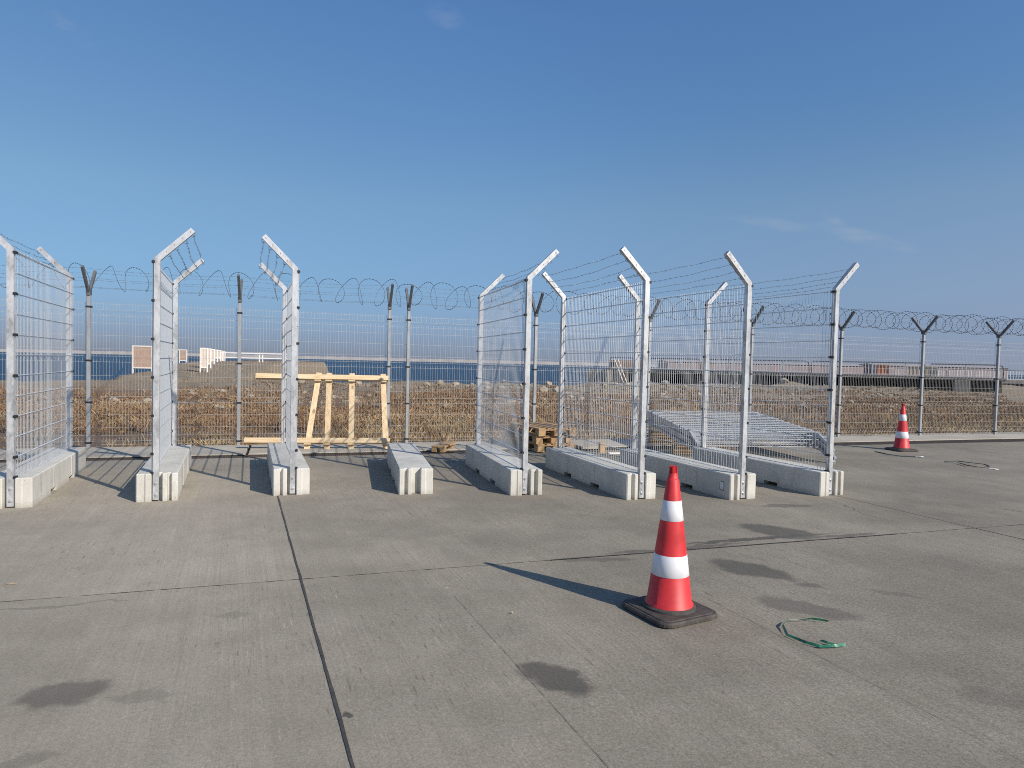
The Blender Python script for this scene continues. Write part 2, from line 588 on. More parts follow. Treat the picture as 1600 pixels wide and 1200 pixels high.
def make_plain(name, base, rough=0.6, metal=0.0, var=0.12, scale=12):
    m, nb, p = new_mat(name, base, rough, metal)
    pos = obj_pos(nb)
    a = nb.noise(pos, scale, 5, 0.65).outputs[0]
    lo = tuple(x * (1 - var) for x in base)
    hi = tuple(min(1, x * (1 + var)) for x in base)
    nb.l(nb.ramp(a, [(0.3, lo), (0.7, hi)]), p.inputs['Base Color'])
    return m


MAT = {}
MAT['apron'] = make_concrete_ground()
MAT['strip'] = make_strip_concrete()
MAT['block'] = make_block_concrete()
MAT['galv'] = make_galv('bright_galvanised_steel', (0.27, 0.275, 0.285), (0.70, 0.705, 0.71), 0.42, 0.42, 0.7)
MAT['wire'] = make_galv('galvanised_wire', (0.48, 0.51, 0.54), (0.72, 0.74, 0.76), 0.6, 0.45)
MAT['old_galv'] = make_galv('dull_galvanised_steel', (0.27, 0.28, 0.29), (0.40, 0.41, 0.42), 0.4, 0.55)
MAT['arm_galv'] = make_galv('dark_zinc_arm', (0.10, 0.105, 0.11), (0.17, 0.175, 0.18), 0.3, 0.6)
MAT['old_wire'] = make_galv('dull_fence_wire', (0.38, 0.375, 0.36), (0.52, 0.515, 0.495), 0.3, 0.55)
MAT['razor'] = make_plain('weathered_razor_wire', (0.13, 0.135, 0.145), 0.55, 0.4)
MAT['barb'] = make_plain('barbed_wire_steel', (0.20, 0.205, 0.215), 0.5, 0.5)
MAT['black'] = make_plain('black_plastic', (0.016, 0.016, 0.018), 0.5)
MAT['bolt'] = make_plain('zinc_bolt', (0.75, 0.76, 0.77), 0.3, 0.8)
MAT['seal'] = make_plain('bitumen_joint_seal', (0.060, 0.054, 0.046), 0.7, 0, 0.35, 20)
MAT['jointbed'] = make_plain('joint_grit', (0.045, 0.040, 0.033), 0.95, 0, 0.4, 25)
MAT['score'] = make_plain('gritty_score_line', (0.135, 0.122, 0.10), 0.95, 0, 0.5, 30)
MAT['grate'] = make_plain('rusty_cast_grate', (0.10, 0.072, 0.052), 0.7, 0.2, 0.35, 9)
MAT['trough'] = make_plain('dark_drain_trough', (0.022, 0.020, 0.018), 0.9)
MAT['pine'] = make_wood('fresh_pine_timber', (0.50, 0.345, 0.185), (0.66, 0.50, 0.31), (0.75, 0.60, 0.41), axis=2)
MAT['pinex'] = make_wood('fresh_pine_rail', (0.50, 0.345, 0.185), (0.66, 0.50, 0.31), (0.75, 0.60, 0.41), axis=0)
MAT['pallet'] = make_wood('pallet_timber', (0.30, 0.185, 0.090), (0.40, 0.255, 0.128), (0.48, 0.32, 0.17), axis=1)
MAT['pallet_grey'] = make_wood('greyed_pallet_timber', (0.20, 0.155, 0.115), (0.28, 0.22, 0.165), (0.34, 0.275, 0.21), axis=1)
MAT['red'] = make_plain('red_cone_pvc', (0.60, 0.030, 0.034), 0.5, 0, 0.22, 7)
MAT['tip'] = make_plain('red_cone_tip_pvc', (0.50, 0.018, 0.018), 0.45, 0, 0.10, 8)
MAT['white'] = make_plain('white_reflective_sheet', (0.74, 0.74, 0.755), 0.35, 0, 0.09, 9)
MAT['rubber'] = make_plain('black_recycled_rubber', (0.062, 0.053, 0.046), 0.75, 0, 0.45, 18)
MAT['green'] = make_plain('green_strapping_plastic', (0.022, 0.16, 0.085), 0.4, 0, 0.2, 20)
MAT['darkstrap'] = make_plain('dark_strapping_plastic', (0.025, 0.04, 0.038), 0.5, 0, 0.2, 20)
MAT['paper'] = make_plain('white_paper', (0.80, 0.78, 0.74), 0.7, 0, 0.06)
MAT['blue'] = make_plain('pale_blue_plastic_film', (0.25, 0.38, 0.45), 0.35)
MAT['pier'] = make_plain('pier_deck_concrete', (0.20, 0.188, 0.17), 0.9, 0, 0.25, 0.8)
MAT['deckedge'] = make_plain('grimy_deck_edge_concrete', (0.12, 0.11, 0.10), 0.9, 0, 0.3, 0.8)
MAT['sheet'] = make_plain('near_black_sheet_piling', (0.026, 0.023, 0.022), 0.85, 0, 0.35, 1.2)  # near-black base colour of the pier walls and piles
MAT['rail'] = make_plain('white_painted_railing', (0.82, 0.80, 0.77), 0.55, 0, 0.1, 2)
MAT['raildark'] = make_plain('dark_railing_tube', (0.10, 0.10, 0.11), 0.55, 0.2)
MAT['hoard_white'] = make_plain('white_board_frame', (0.78, 0.74, 0.68), 0.7, 0, 0.06, 3)
MAT['hoard_pink'] = make_plain('faded_pink_board', (0.44, 0.30, 0.225), 0.8, 0, 0.12, 3)
MAT['hoard_pale'] = make_plain('pale_pink_board', (0.62, 0.52, 0.44), 0.8, 0, 0.1, 3)
MAT['shed'] = make_plain('faded_pink_shed_wall', (0.30, 0.225, 0.22), 0.85, 0, 0.12, 0.1)
MAT['shedroof'] = make_plain('pale_shed_roof', (0.33, 0.30, 0.30), 0.8, 0, 0.1, 0.1)
MAT['orange'] = make_plain('orange_container_paint', (0.62, 0.20, 0.07), 0.6, 0, 0.12, 1)
MAT['cream'] = make_plain('cream_container_paint', (0.60, 0.48, 0.34), 0.6, 0, 0.12, 1)
MAT['rock'] = make_plain('pale_rubble_stone', (0.33, 0.275, 0.205), 0.95, 0, 0.3, 4)
MAT['mole'] = make_plain('grey_breakwater_stone', (0.33, 0.31, 0.30), 0.95, 0, 0.18, 0.02)


def make_sea():
    m, nb, p = new_mat('deep_blue_sea', (0.010, 0.034, 0.075), 0.3)
    pos = world_pos(nb)
    a = nb.noise(nb.mapping(pos, rot=(0, 0, 0.5), scale=(1, 2.2, 1)), 0.55, 6, 0.65).outputs[0]
    b = nb.noise(nb.mapping(pos, rot=(0, 0, 0.3), scale=(1, 3.0, 1)), 0.05, 5, 0.6).outputs[0]
    c = nb.ramp(b, [(0.3, (0.006, 0.024, 0.055)), (0.55, (0.010, 0.038, 0.082)), (0.75, (0.016, 0.054, 0.108))])
    nb.l(c, p.inputs['Base Color'])
    p.inputs['IOR'].default_value = 1.33
    p.inputs['Specular IOR Level'].default_value = 0.12
    h = nb.math('ADD', a, nb.math('MULTIPLY', b, 3.0))
    nb.l(nb.bump(h, 0.9, 0.6), p.inputs['Normal'])
    return m


MAT['sea'] = make_sea()


def make_terrain_mat():
    m, nb, p = new_mat('dry_scrub_ground', rough=0.97)
    pos = world_pos(nb)
    a = nb.noise(pos, 0.35, 7, 0.65).outputs[0]
    b = nb.noise(pos, 2.6, 6, 0.7).outputs[0]
    g = nb.noise(pos, 18, 4, 0.7).outputs[0]
    soil = nb.ramp(b, [(0.3, (0.135, 0.085, 0.052)), (0.5, (0.215, 0.140, 0.086)), (0.72, (0.31, 0.22, 0.145))])
    gravel = nb.ramp(g, [(0.3, (0.20, 0.152, 0.10)), (0.6, (0.31, 0.245, 0.17)), (0.8, (0.42, 0.35, 0.265))])
    sx = nb.n('ShaderNodeSeparateXYZ')
    nb.l(pos, sx.inputs[0])
    d = nb.math('ADD', sx.outputs[1], nb.math('MULTIPLY', nb.math('SUBTRACT', a, 0.5), 16.0))
    f = nb.smooth(d, 31, 38)
    f = nb.math('MAXIMUM', f, nb.math('MULTIPLY', nb.smooth(a, 0.56, 0.66), 0.5))
    c = nb.mix(f, soil, gravel)
    c = nb.mix(1.0, c, nb.ramp(g, [(0.25, (0.75, 0.75, 0.75)), (0.75, (1.2, 1.2, 1.2))]), 'MULTIPLY')
    nb.l(c, p.inputs['Base Color'])
    nb.l(nb.bump(nb.math('ADD', g, b), 0.9, 0.08), p.inputs['Normal'])
    return m


MAT['terrain'] = make_terrain_mat()


def make_leaf(name, stops):
    m, nb, p = new_mat(name, rough=0.85)
    g = nb.n('ShaderNodeNewGeometry').outputs['Random Per Island']
    w = nb.noise(world_pos(nb), 0.5, 4, 0.6).outputs[0]
    f = nb.math('ADD', nb.math('MULTIPLY', g, 0.55), nb.math('MULTIPLY', nb.smooth(w, 0.3, 0.7), 0.45))
    patch = nb.noise(nb.mapping(world_pos(nb), loc=(31, 7, 0)), 0.22, 4, 0.6).outputs[0]
    c = nb.mix(nb.math('MULTIPLY', nb.smooth(patch, 0.45, 0.62), 0.6), nb.ramp(f, stops), (0.20, 0.115, 0.068))
    nb.l(c, p.inputs['Base Color'])
    p.inputs['Specular IOR Level'].default_value = 0.15
    return m


MAT['straw'] = make_leaf('dry_straw', [(0.15, (0.23, 0.156, 0.075)), (0.5, (0.39, 0.275, 0.143)), (0.8, (0.52, 0.39, 0.215))])
MAT['scrub'] = make_leaf('dry_rust_scrub', [(0.15, (0.145, 0.084, 0.044)), (0.5, (0.26, 0.162, 0.090)), (0.8, (0.39, 0.268, 0.158))])
MAT['greyweed'] = make_leaf('dry_grey_weed', [(0.15, (0.15, 0.115, 0.08)), (0.5, (0.27, 0.215, 0.15)), (0.8, (0.40, 0.33, 0.235))])

# ------------------------------------------------------------------ fence line and land frame
FX, FY, FA = -7.016, 11.507, 0.3127
fdir = Vector((math.cos(FA), math.sin(FA), 0))
fnor = Vector((-math.sin(FA), math.cos(FA), 0))


def fence_y(x):
    return FY + (x - FX) * math.tan(FA)


# ------------------------------------------------------------------ sea, land
sea_mb = MB()
sea_mb.v = [(-6000, 10, -2.2), (6000, 10, -2.2), (6000, 9000, -2.2), (-6000, 9000, -2.2)]
sea_mb.f = [(0, 1, 2, 3)]
sea_mb.mi = [0]
tag(sea_mb.build('sea', MAT['sea']), kind='structure')


def sstep(a, b, x):
    t = np.clip((x - a) / (b - a), 0, 1)
    return t * t * (3 - 2 * t)


_ns = np.random.RandomState(3)


def vnoise(x, y, seed=0):
    """smooth value noise on arrays"""
    xi, yi = np.floor(x).astype(np.int64), np.floor(y).astype(np.int64)
    xf, yf = x - xi, y - yi

    def h(a, b):
        n = (a * 374761393 + b * 668265263 + seed * 974711) & 0xffffffff
        n = ((n ^ (n >> 13)) * 1274126177) & 0xffffffff
        return ((n ^ (n >> 16)) & 0xffff) / 65535.0
    u, v = xf * xf * (3 - 2 * xf), yf * yf * (3 - 2 * yf)
    return (h(xi, yi) * (1 - u) + h(xi + 1, yi) * u) * (1 - v) + (h(xi, yi + 1) * (1 - u) + h(xi + 1, yi + 1) * u) * v


def fbm(x, y, s, o=4, seed=0):
    t, a, k = 0, 0.5, s
    for i in range(o):
        t = t + a * vnoise(x * k, y * k, seed + i)
        a, k = a / 2, k * 2.03
    return t


EDGE_X = [-200, -27, -22, -16, -9, 3, 16, 30, 45, 60, 300]
EDGE_Y = [42, 42, 41, 47, 57, 57, 57, 62, 70, 85, 95]


def land_z(x, y):
    v = (x - FX) * fnor.x + (y - FY) * fnor.y           # distance beyond the fence line
    edge = np.interp(x, EDGE_X, EDGE_Y) + 3.0 * (fbm(x, y, 0.12, 3, 5) - 0.47)
    z = -0.06 + 0.75 * (fbm(x, y, 0.13, 4, 1) - 0.47) * sstep(3, 12, v) + 0.16 * (fbm(x, y, 0.7, 3, 9) - 0.47) * sstep(0.4, 3, v)
    z = z + 0.40 * sstep(5, 30, x) * sstep(14, 45, v)
    # shoreline bank with heaps of rubble
    heap = sstep(0.50, 0.72, fbm(x, y, 0.28, 3, 21)) * sstep(-7, -2, y - edge)
    z = z + 0.35 * heap
    drop = sstep(-0.5, 4.5, y - edge)
    # the old jetty running out to sea
    jx = -23.1 - (y - 46) * 0.20
    jd = np.abs(x - jx)
    jet = sstep(6.2, 4.2, jd) * sstep(122, 116, y) * sstep(40, 47, y)
    z = z * (1 - drop) + (-3.2) * drop
    zj = 0.15 + 0.9 * sstep(46, 66, y) + 0.10 * (fbm(x, y, 0.6, 3, 31) - 0.47)
    return z * (1 - jet) + np.maximum(z, zj) * jet


def build_land():
    xs = np.concatenate([np.arange(-110, -45, 2.0), np.arange(-45, 60, 0.5), np.arange(60, 150, 2.0)])
    us = np.linspace(0, 1, 190) ** 1.6                  # rows packed towards the fence
    X = np.repeat(xs[None, :], len(us), 0)
    y0 = np.maximum(fence_y(xs) - 0.10, 3.0)
    Y = y0[None, :] + us[:, None] * (128 - y0)[None, :]
    Z = land_z(X, Y)
    nx, ny = len(xs), len(us)
    v = np.stack([X, Y, Z], -1).reshape(-1, 3)
    i = np.arange(nx * ny).reshape(ny, nx)
    q = np.stack([i[:-1, :-1], i[:-1, 1:], i[1:, 1:], i[1:, :-1]], -1).reshape(-1, 4)
    me = bpy.data.meshes.new('field')
    me.from_pydata(v.tolist(), [], q.tolist())
    me.materials.append(MAT['terrain'])
    me.polygons.foreach_set('use_smooth', [True] * len(me.polygons))
    tag(link('field', me), kind='structure')


build_land()

# ------------------------------------------------------------------ concrete apron of slabs
AB = Vector((-1.54, 4.912, 0))
adir = Vector((-math.sin(SLAB_YAW), math.cos(SLAB_YAW), 0))
bdir = Vector((math.cos(0.319), math.sin(0.319), 0))
SL_A, SL_B = 6.5, 6.87

base_mb = MB()
cs = [AB + bdir * a + adir * b for a, b in ((-60, -46), (70, -46), (70, SL_A - 0.02), (-60, SL_A - 0.02))]
base_mb.v = [(c.x, c.y, -0.012) for c in cs]
base_mb.f = [(0, 1, 2, 3)]
base_mb.mi = [0]
apron = tag(base_mb.build('concrete_apron', MAT['jointbed']), kind='structure')


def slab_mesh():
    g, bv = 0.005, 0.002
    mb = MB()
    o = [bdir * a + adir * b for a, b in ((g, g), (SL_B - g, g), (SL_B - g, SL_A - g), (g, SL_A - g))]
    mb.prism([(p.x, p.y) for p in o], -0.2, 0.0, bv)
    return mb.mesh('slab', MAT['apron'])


slab_me = slab_mesh()
SLAB_TONE = {(-1, 0): 1.08, (-1, -1): 1.0, (-2, 0): 1.08, (-2, -1): 1.0, (0, 0): 1.0, (0, -1): 0.97, (1, 0): 0.98, (1, -1): 0.95}
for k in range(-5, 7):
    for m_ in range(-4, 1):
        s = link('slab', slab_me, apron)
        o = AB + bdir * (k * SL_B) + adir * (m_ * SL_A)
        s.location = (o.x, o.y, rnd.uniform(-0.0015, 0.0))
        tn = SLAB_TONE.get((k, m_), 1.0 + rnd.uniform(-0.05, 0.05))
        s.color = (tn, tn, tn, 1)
# bitumen seal in the long joint that runs towards the camera, and thin grit in the cross joint
for (org, d, t0, t1, w, name, mat) in ((AB, adir, -6.2, 3.6, 0.0095, 'joint_seal', 'seal'),
                                       (AB + bdir * SL_B, adir, -3.0, 6.3, 0.004, 'joint_seal', 'seal'),
                                       (AB, bdir, -14.0, 14.0, 0.0027, 'joint_seal', 'seal'),
                                       (AB, bdir, 2.0, 5.8, 0.010, 'joint_seal', 'seal'),
                                       (Vector((0.084, 3.53, 0)), adir, -2.6, 1.2, 0.0014, 'score_line', 'score'),
                                       (Vector((1.62, 4.25, 0)), adir, -2.6, 1.1, 0.0012, 'score_line', 'score')):
    mb = MB()
    n = int((t1 - t0) / 0.05)
    sd = Vector((-d.y, d.x, 0))
    for i in range(n + 1):
        t = t0 + (t1 - t0) * i / n
        wl = w * (0.8 + 0.5 * mnoise.noise((t * 3, w * 99, 1))) + 0.003 * mnoise.noise((t * 14, 2, 3))
        wr = w * (0.8 + 0.5 * mnoise.noise((t * 3, 7, w * 50))) + 0.003 * mnoise.noise((t * 14, 8, 3))
        c = org + d * t
        for q in (c + sd * wl, c - sd * wr):
            mb.v.append((q.x, q.y, 0.0035 if w > 0.005 else 0.0022))
        if i:
            b = i * 2
            mb.f.append((b - 2, b - 1, b + 1, b))
            mb.mi.append(0)
    mb.build(name, MAT[mat], apron)

# drain channel with its slotted grate, strip of paler slabs up to the fence
dr0 = AB + adir * (SL_A - 0.06) + bdir * 0.0
drain = tag(link('drain_channel', None, None, (dr0.x, dr0.y, 0), 0.330), kind='structure')
DW = 0.36
mb = MB()
mb.box(-26, 42, 0.0, DW, -0.14, -0.11)
mb.box(-26, 42, -0.02, 0.0, -0.14, -0.004)
mb.box(-26, 42, DW, DW + 0.02, -0.14, 0.002)
mb.build('trough', MAT['trough'], drain)
mb = MB()
x = -12.0
while x < 24:
    mb.box(x, x + 0.020, 0.016, DW - 0.016, -0.022, -0.005)
    x += 0.036
mb.box(-12, 24, 0.0, 0.012, -0.03, -0.006)
mb.box(-12, 24, DW - 0.012, DW, -0.03, -0.006)
for q in (0.25, 0.5, 0.75):
    mb.box(-12, 24, DW * q - 0.006, DW * q + 0.006, -0.023, -0.0062)
mb.build('grate', MAT['grate'], drain)

strip = MB()
strip.box(-26, 42, DW + 0.02, 1.9, -0.25, -0.02)
strip_o = tag(strip.build('concrete_strip', MAT['trough'], None, False, (dr0.x, dr0.y, 0), 0.330), kind='structure')
edges = [-26, -21, -16, -11, -5.2, -0.35, 4.6, 9.6, 14.6, 19.6, 24.6, 29.6, 34.6, 42]
for a, b in zip(edges[:-1], edges[1:]):
    mb = MB()
    ga = 0.045 if abs(a + 0.35) < 0.01 else 0.006
    y1 = 1.62
    mb.prism([(a + ga, DW + 0.022), (b - 0.006, DW + 0.022), (b - 0.006, y1), (a + ga, y1)], -0.2, 0.018, 0.006)
    mb.build('slab', MAT['strip'], strip_o)

# ------------------------------------------------------------------ mobile fence barriers
HB, BW, BL, PE, LP, HK = 0.317, 0.420, 2.615, 0.0539, 2.507, 2.709
ARM = 0.372
PC = -0.013                       # post centre across the block (arms towards +x)
PW = 0.062


def block_plan():
    w = BW / 2
    prof = [(-w, 0.022), (-w + 0.010, 0.010), (-w + 0.085, 0.010), (-w + 0.098, 0.0), (-0.064, 0.0), (-0.056, 0.008), (-0.050, 0.086),
            (0.046, 0.086), (0.052, 0.008), (0.060, 0.0), (0.094, 0.0), (0.101, 0.007), (0.112, 0.055), (0.136, 0.055), (0.147, 0.007),
            (0.154, 0.0), (w - 0.012, 0.0), (w, 0.012)]
    front = [(x, y) for x, y in prof]
    back = [(x, BL - y) for x, y in reversed(prof)]
    return front, back


def block_mesh():
    mb = MB()
    front, back = block_plan()
    full = front + back
    hz = 0.052
    mb.prism(full, hz, HB, 0.011)
    w = BW / 2
    n1, n2, nl = 0.74, 1.62, 0.255
    mb.prism(front + [(w, n1), (-w, n1)], 0.0, hz - 0.0005, 0, top=False)
    mb.prism([(-w, n1 + nl), (w, n1 + nl), (w, n2), (-w, n2)], 0.0, hz - 0.0005, 0, top=False)
    mb.prism([(-w, n2 + nl), (w, n2 + nl)] + back, 0.0, hz - 0.0005, 0, top=False)
    # mould seams standing slightly proud on the long sides
    for y in (0.87, 1.74):
        mb.box(-w - 0.003, -w + 0.001, y - 0.004, y + 0.004, hz + 0.01, HB - 0.012)
        mb.box(w - 0.001, w + 0.003, y - 0.004, y + 0.004, hz + 0.01, HB - 0.012)
    return mb.mesh('concrete_block', MAT['block'])


def post_mesh():
    mb = MB()
    h = PW / 2
    a = ARM - 0.015
    k = h * math.tan(R(22.5))
    # mitred square tube: upright then 45 degree arm towards +x
    s2 = h * math.sqrt(0.5)
    secs = [((-h, 0.015), (h, 0.015)), ((-h, HK + k), (h, HK - k)), ((a - s2, HK + a + s2), (a + s2, HK + a - s2))]
    for yy in (-h, h):
        for (pl, pr) in secs:
            mb.v.append((pl[0], yy, pl[1]))
            mb.v.append((pr[0], yy, pr[1]))
    F = lambda *q: (mb.f.append(q), mb.mi.append(0))
    for s in range(2):
        b = s * 2
        F(b, b + 1, b + 3, b + 2)
        F(6 + b, 6 + b + 2, 6 + b + 3, 6 + b + 1)
        F(b, b + 2, 6 + b + 2, 6 + b)
        F(b + 1, 6 + b + 1, 6 + b + 3, b + 3)
    F(0, 6, 7, 1)
    F(4, 5, 11, 10)
    # wire slots in the arm: small dark notches and plugs
    me = mb.mesh('post', MAT['galv'])
    return me


def slot_mesh():
    mb = MB()
    h = PW / 2
    for t in (0.13, 0.24, 0.36, 0.47):
        c = t * math.sqrt(0.5)
        for yy, sgn in ((-h - 0.0015, -1), (h + 0.0015, 1)):
            mb.beam((c - 0.003, yy, HK + c - 0.010), (c + 0.003, yy, HK + c + 0.008), 0.003, 0.0055, up=(1, 0, 0))
    return mb.mesh('wire_slot', MAT['barb'])


ROWS = [HK - 0.03 - 0.2145 * i for i in range(12)]


def panel_mesh(x, y0, y1, z_rows):
    mb = MB()
    for z in z_rows:
        for dx in (-0.0065, 0.0065):
            mb.tube([(x + dx, y0, z), (x + dx, y1, z)], 0.0040, 5)
    n = int(round((y1 - y0) / 0.05))
    for i in range(n + 1):
        y = y0 + (y1 - y0) * i / n
        mb.tube([(x, y, z_rows[-1] - 0.02), (x, y, z_rows[0] + 0.028)], 0.0027, 5)
    return mb.mesh('mesh_panel', MAT['wire'])


def barbed_mesh(t):
    """one strand between the arms with barbs and end loops; t = distance along the arm"""
    mb = MB()
    c = t * math.sqrt(0.5)
    off = -0.028
    x, z = PC + c + 0.030, HK + c - 0.030
    r_ = random.Random(int(t * 1000))
    sag = r_.uniform(0.015, 0.05)
    N = 40
    ya, yb = PE - 0.02, PE + LP + 0.02
    pts = []
    for i in range(N + 1):
        f = i / N
        pts.append((x + 0.006 * math.sin(f * 9 + t * 20), ya + (yb - ya) * f, z - sag * 4 * f * (1 - f) + 0.004 * math.sin(f * 23 + t * 40)))
    mb.tube(pts, 0.0021, 4)
    for i in range(2, N, 2):
        px, py, pz = pts[i]
        for _ in range(2):
            a = r_.uniform(0, math.pi)
            e = Vector((math.cos(a), r_.uniform(-0.5, 0.5), math.sin(a))) * 0.015
            mb.tube([Vector((px, py, pz)) - e, Vector((px, py, pz)) + e], 0.0017, 3)
    for yy in (ya + 0.02, yb - 0.02):
        loop = [(x - 0.006 + 0.022 * math.cos(a), yy + 0.007 * math.sin(2 * a), z + 0.0 + 0.022 * math.sin(a)) for a in np.linspace(0, 2 * math.pi, 11)[:-1]]
        mb.tube(loop, 0.0028, 4, closed=True)
    return mb.mesh('barbed_wire', MAT['barb'])


def clip_mesh():
    mb = MB()
    mb.bevbox(-0.018, 0.013, -PW / 2 - 0.005, PW / 2 + 0.005, -0.014, 0.014, 0.004)
    mb.tube([(-0.024, 0, 0), (-0.014, 0, 0)], 0.009, 6)
    return mb.mesh('clip', MAT['black'])


def bolt_mesh(sgn):
    mb = MB()
    prof = [(0.020, 0.0), (0.020, 0.004), (0.013, 0.0045), (0.013, 0.013), (0.009, 0.017)]
    mb.lathe(prof, 8, cap1=True)
    mb.xf(Matrix.Rotation(R(90 if sgn < 0 else -90), 4, 'X'))
    return mb.mesh('bolt', MAT['bolt'])


BLOCK_ME, POST_ME, SLOT_ME, CLIP_ME = block_mesh(), post_mesh(), slot_mesh(), clip_mesh()
PANEL_X = PC - PW / 2 - 0.013
PANEL_ME = panel_mesh(PANEL_X, PE - 0.005, PE + LP + 0.005, ROWS)
BARB_ME = [barbed_mesh(t) for t in (0.13, 0.24, 0.36, 0.47)]
BOLT_ME = {-1: bolt_mesh(-1), 1: bolt_mesh(1)}


def make_barrier(with_label):
    root = thing('fence_barrier', (0, 0, 0), 0, 'mobile fence barrier', 'fence barrier', 'mobile mesh fence barriers on concrete blocks')
    link('concrete_block', BLOCK_ME, root)
    for yy, sg in ((PE, -1), (PE + LP, 1)):
        po = link('post', POST_ME, root, (PC, yy, 0))
        s_ = tag(link('wire_slot', SLOT_ME, po), kind='stuff')
        for k in range(0, 12, 2):
            link('clip', CLIP_ME, po, (-PW / 2 - 0.004, 0, ROWS[k]))
        link('clip', CLIP_ME, po, (-PW / 2 - 0.004, 0, ROWS[11]))
        for z in (0.075, 0.205):
            link('bolt', BOLT_ME[sg], po, (0, sg * PW / 2, z))
    link('mesh_panel', PANEL_ME, root)
    for me in BARB_ME:
        link('barbed_wire', me, root)
    return root


BARRIERS = [  # front centre x, y, yaw, arm side, label
    (-5.243, 6.914, 0.3837, -1, 'tall galvanised mesh fence barrier cut off by the left edge of the photo'),
    (-3.952, 7.413, 0.3956, 1, 'galvanised mesh fence barrier second from the left, its arms leaning towards the right'),
    (-2.615, 7.935, 0.3765, -1, 'galvanised mesh fence barrier standing right in front of the leaning pine frame'),
    (0.210, 8.262, 0.286, 1, 'galvanised mesh fence barrier next to the bare concrete block, arms leaning right'),
    (1.633, 8.173, 0.3425, -1, 'galvanised mesh fence barrier just left of the near cone, its arms leaning left'),
    (2.942, 8.323, 0.3896, -1, 'galvanised mesh fence barrier with a small white label on its concrete block'),
    (4.245, 8.706, 0.4105, 1, 'rightmost galvanised mesh fence barrier, in front of the stacked panels, arms leaning right'),
]
proto = make_barrier(False)
for i, (x, y, yaw, s, lab) in enumerate(BARRIERS):
    b = proto if i == 0 else copy_tree(proto)
    if s > 0:
        b.location, b.rotation_euler = (x, y, 0), (0, 0, yaw)
    else:
        e = Vector((x, y, 0)) + Vector((-math.sin(yaw), math.cos(yaw), 0)) * BL
        b.location, b.rotation_euler = (e.x, e.y, 0), (0, 0, yaw + math.pi)
    b['label'] = lab
    if 'white label' in lab:
        # sticker on the shaded long side, near the front end
        m, nb, p = new_mat('printed_label', (0.78, 0.78, 0.78), 0.5)
        q = nb.n('ShaderNodeTexCoord').outputs['Object']
        nz = nb.noise(nb.mapping(q, scale=(1, 1.2, 3)), 55, 3, 0.6).outputs[0]
        nb.l(nb.ramp(nz, [(0.48, (0.80, 0.80, 0.79)), (0.56, (0.38, 0.39, 0.40))]), p.inputs['Base Color'])
        mb = MB()
        yc = BL - 0.155
        mb.box(BW / 2 - 0.001, BW / 2 + 0.002, yc - 0.042, yc + 0.042, 0.10, 0.215, 1)
        mb.box(BW / 2 + 0.002, BW / 2 + 0.0035, yc - 0.034, yc + 0.034, 0.108, 0.207, 0)
        mb.build('label', [m, MAT['black']], b)

# the bare block without a fence
bare = MB()
bb = tag(link('concrete_block', BLOCK_ME, None), 'bare concrete ballast block without posts, standing between two mesh barriers', 'concrete block')
x, y, yaw = -1.153, 8.156, 0.2391
e = Vector((x, y, 0)) + Vector((-math.sin(yaw), math.cos(yaw), 0)) * BL
bb.location, bb.rotation_euler = (e.x, e.y, 0), (0, 0, yaw + math.pi)

# ------------------------------------------------------------------ perimeter fence
FENCE_T = [-5.7, -2.95, -0.272, 2.128, 4.836, 5.21, 7.869, 10.55, 13.243, 15.855, 18.5, 21.174, 23.85, 26.5]
HF = 2.712
fence = thing('perimeter_fence', (FX, FY, 0), FA, 'long grey mesh perimeter fence topped with a razor wire coil', 'fence')


def fpost_mesh():
    mb = MB()
    h = 0.03
    mb.bevbox(-h, h, -h, h, -0.02, HF - 0.02, 0.006)
    return mb.mesh('post', MAT['old_galv'])


def yarm_mesh():
    mb = MB()
    for s in (-1, 1):
        mb.beam((0, s * 0.0, HF - 0.055), (0, s * 0.37, HF + 0.37), 0.055, 0.042, up=(1, 0, 0))
    mb.beam((0, -0.055, HF - 0.03), (0, 0.055, HF - 0.03), 0.064, 0.09)
    return mb.mesh('arm', MAT['arm_galv'])


def fclip_mesh():
    mb = MB()
    mb.bevbox(-0.044, 0.044, -0.035, 0.058, -0.015, 0.015, 0.005)
    return mb.mesh('clip', MAT['black'])


FP, FY_ME, FC = fpost_mesh(), yarm_mesh(), fclip_mesh()
for t in FENCE_T:
    po = link('post', FP, fence, (t, 0, 0))
    link('arm', FY_ME, po)
    for z in (0.10, 0.80, 1.52, 2.44):
        link('clip', FC, po, (0, 0, z))

# V-folded mesh panels, one per bay
PH = 2.50
FOLDS = [0.12, 0.80, 1.50, 2.30]
PATH = [(0.0, 0.04)]
for zc in FOLDS:
    PATH += [(0.0, zc), (0.028, zc + 0.05), (0.0, zc + 0.10)]
PATH += [(0.0, PH + 0.03)]
HZ = sorted([0.06] + [z for zc in FOLDS for z in (zc, zc + 0.10)] + [0.36, 0.58, 1.03, 1.26, 1.73, 1.96, 2.17, PH])
for a, b in zip(FENCE_T[:-1], FENCE_T[1:]):
    mb = MB()
    n = max(3, int(round((b - a - 0.02) / 0.05)))
    for i in range(n + 1):
        x = a + 0.01 + (b - a - 0.02) * i / n
        mb.tube([(x, 0.043 + d, z) for d, z in PATH], 0.0021, 4, caps=False)
    for z in HZ:
        mb.tube([(a + 0.008, 0.049, z), (b - 0.008, 0.049, z)], 0.0025, 4, caps=False)
    mb.build('mesh_panel', MAT['old_wire'], fence)

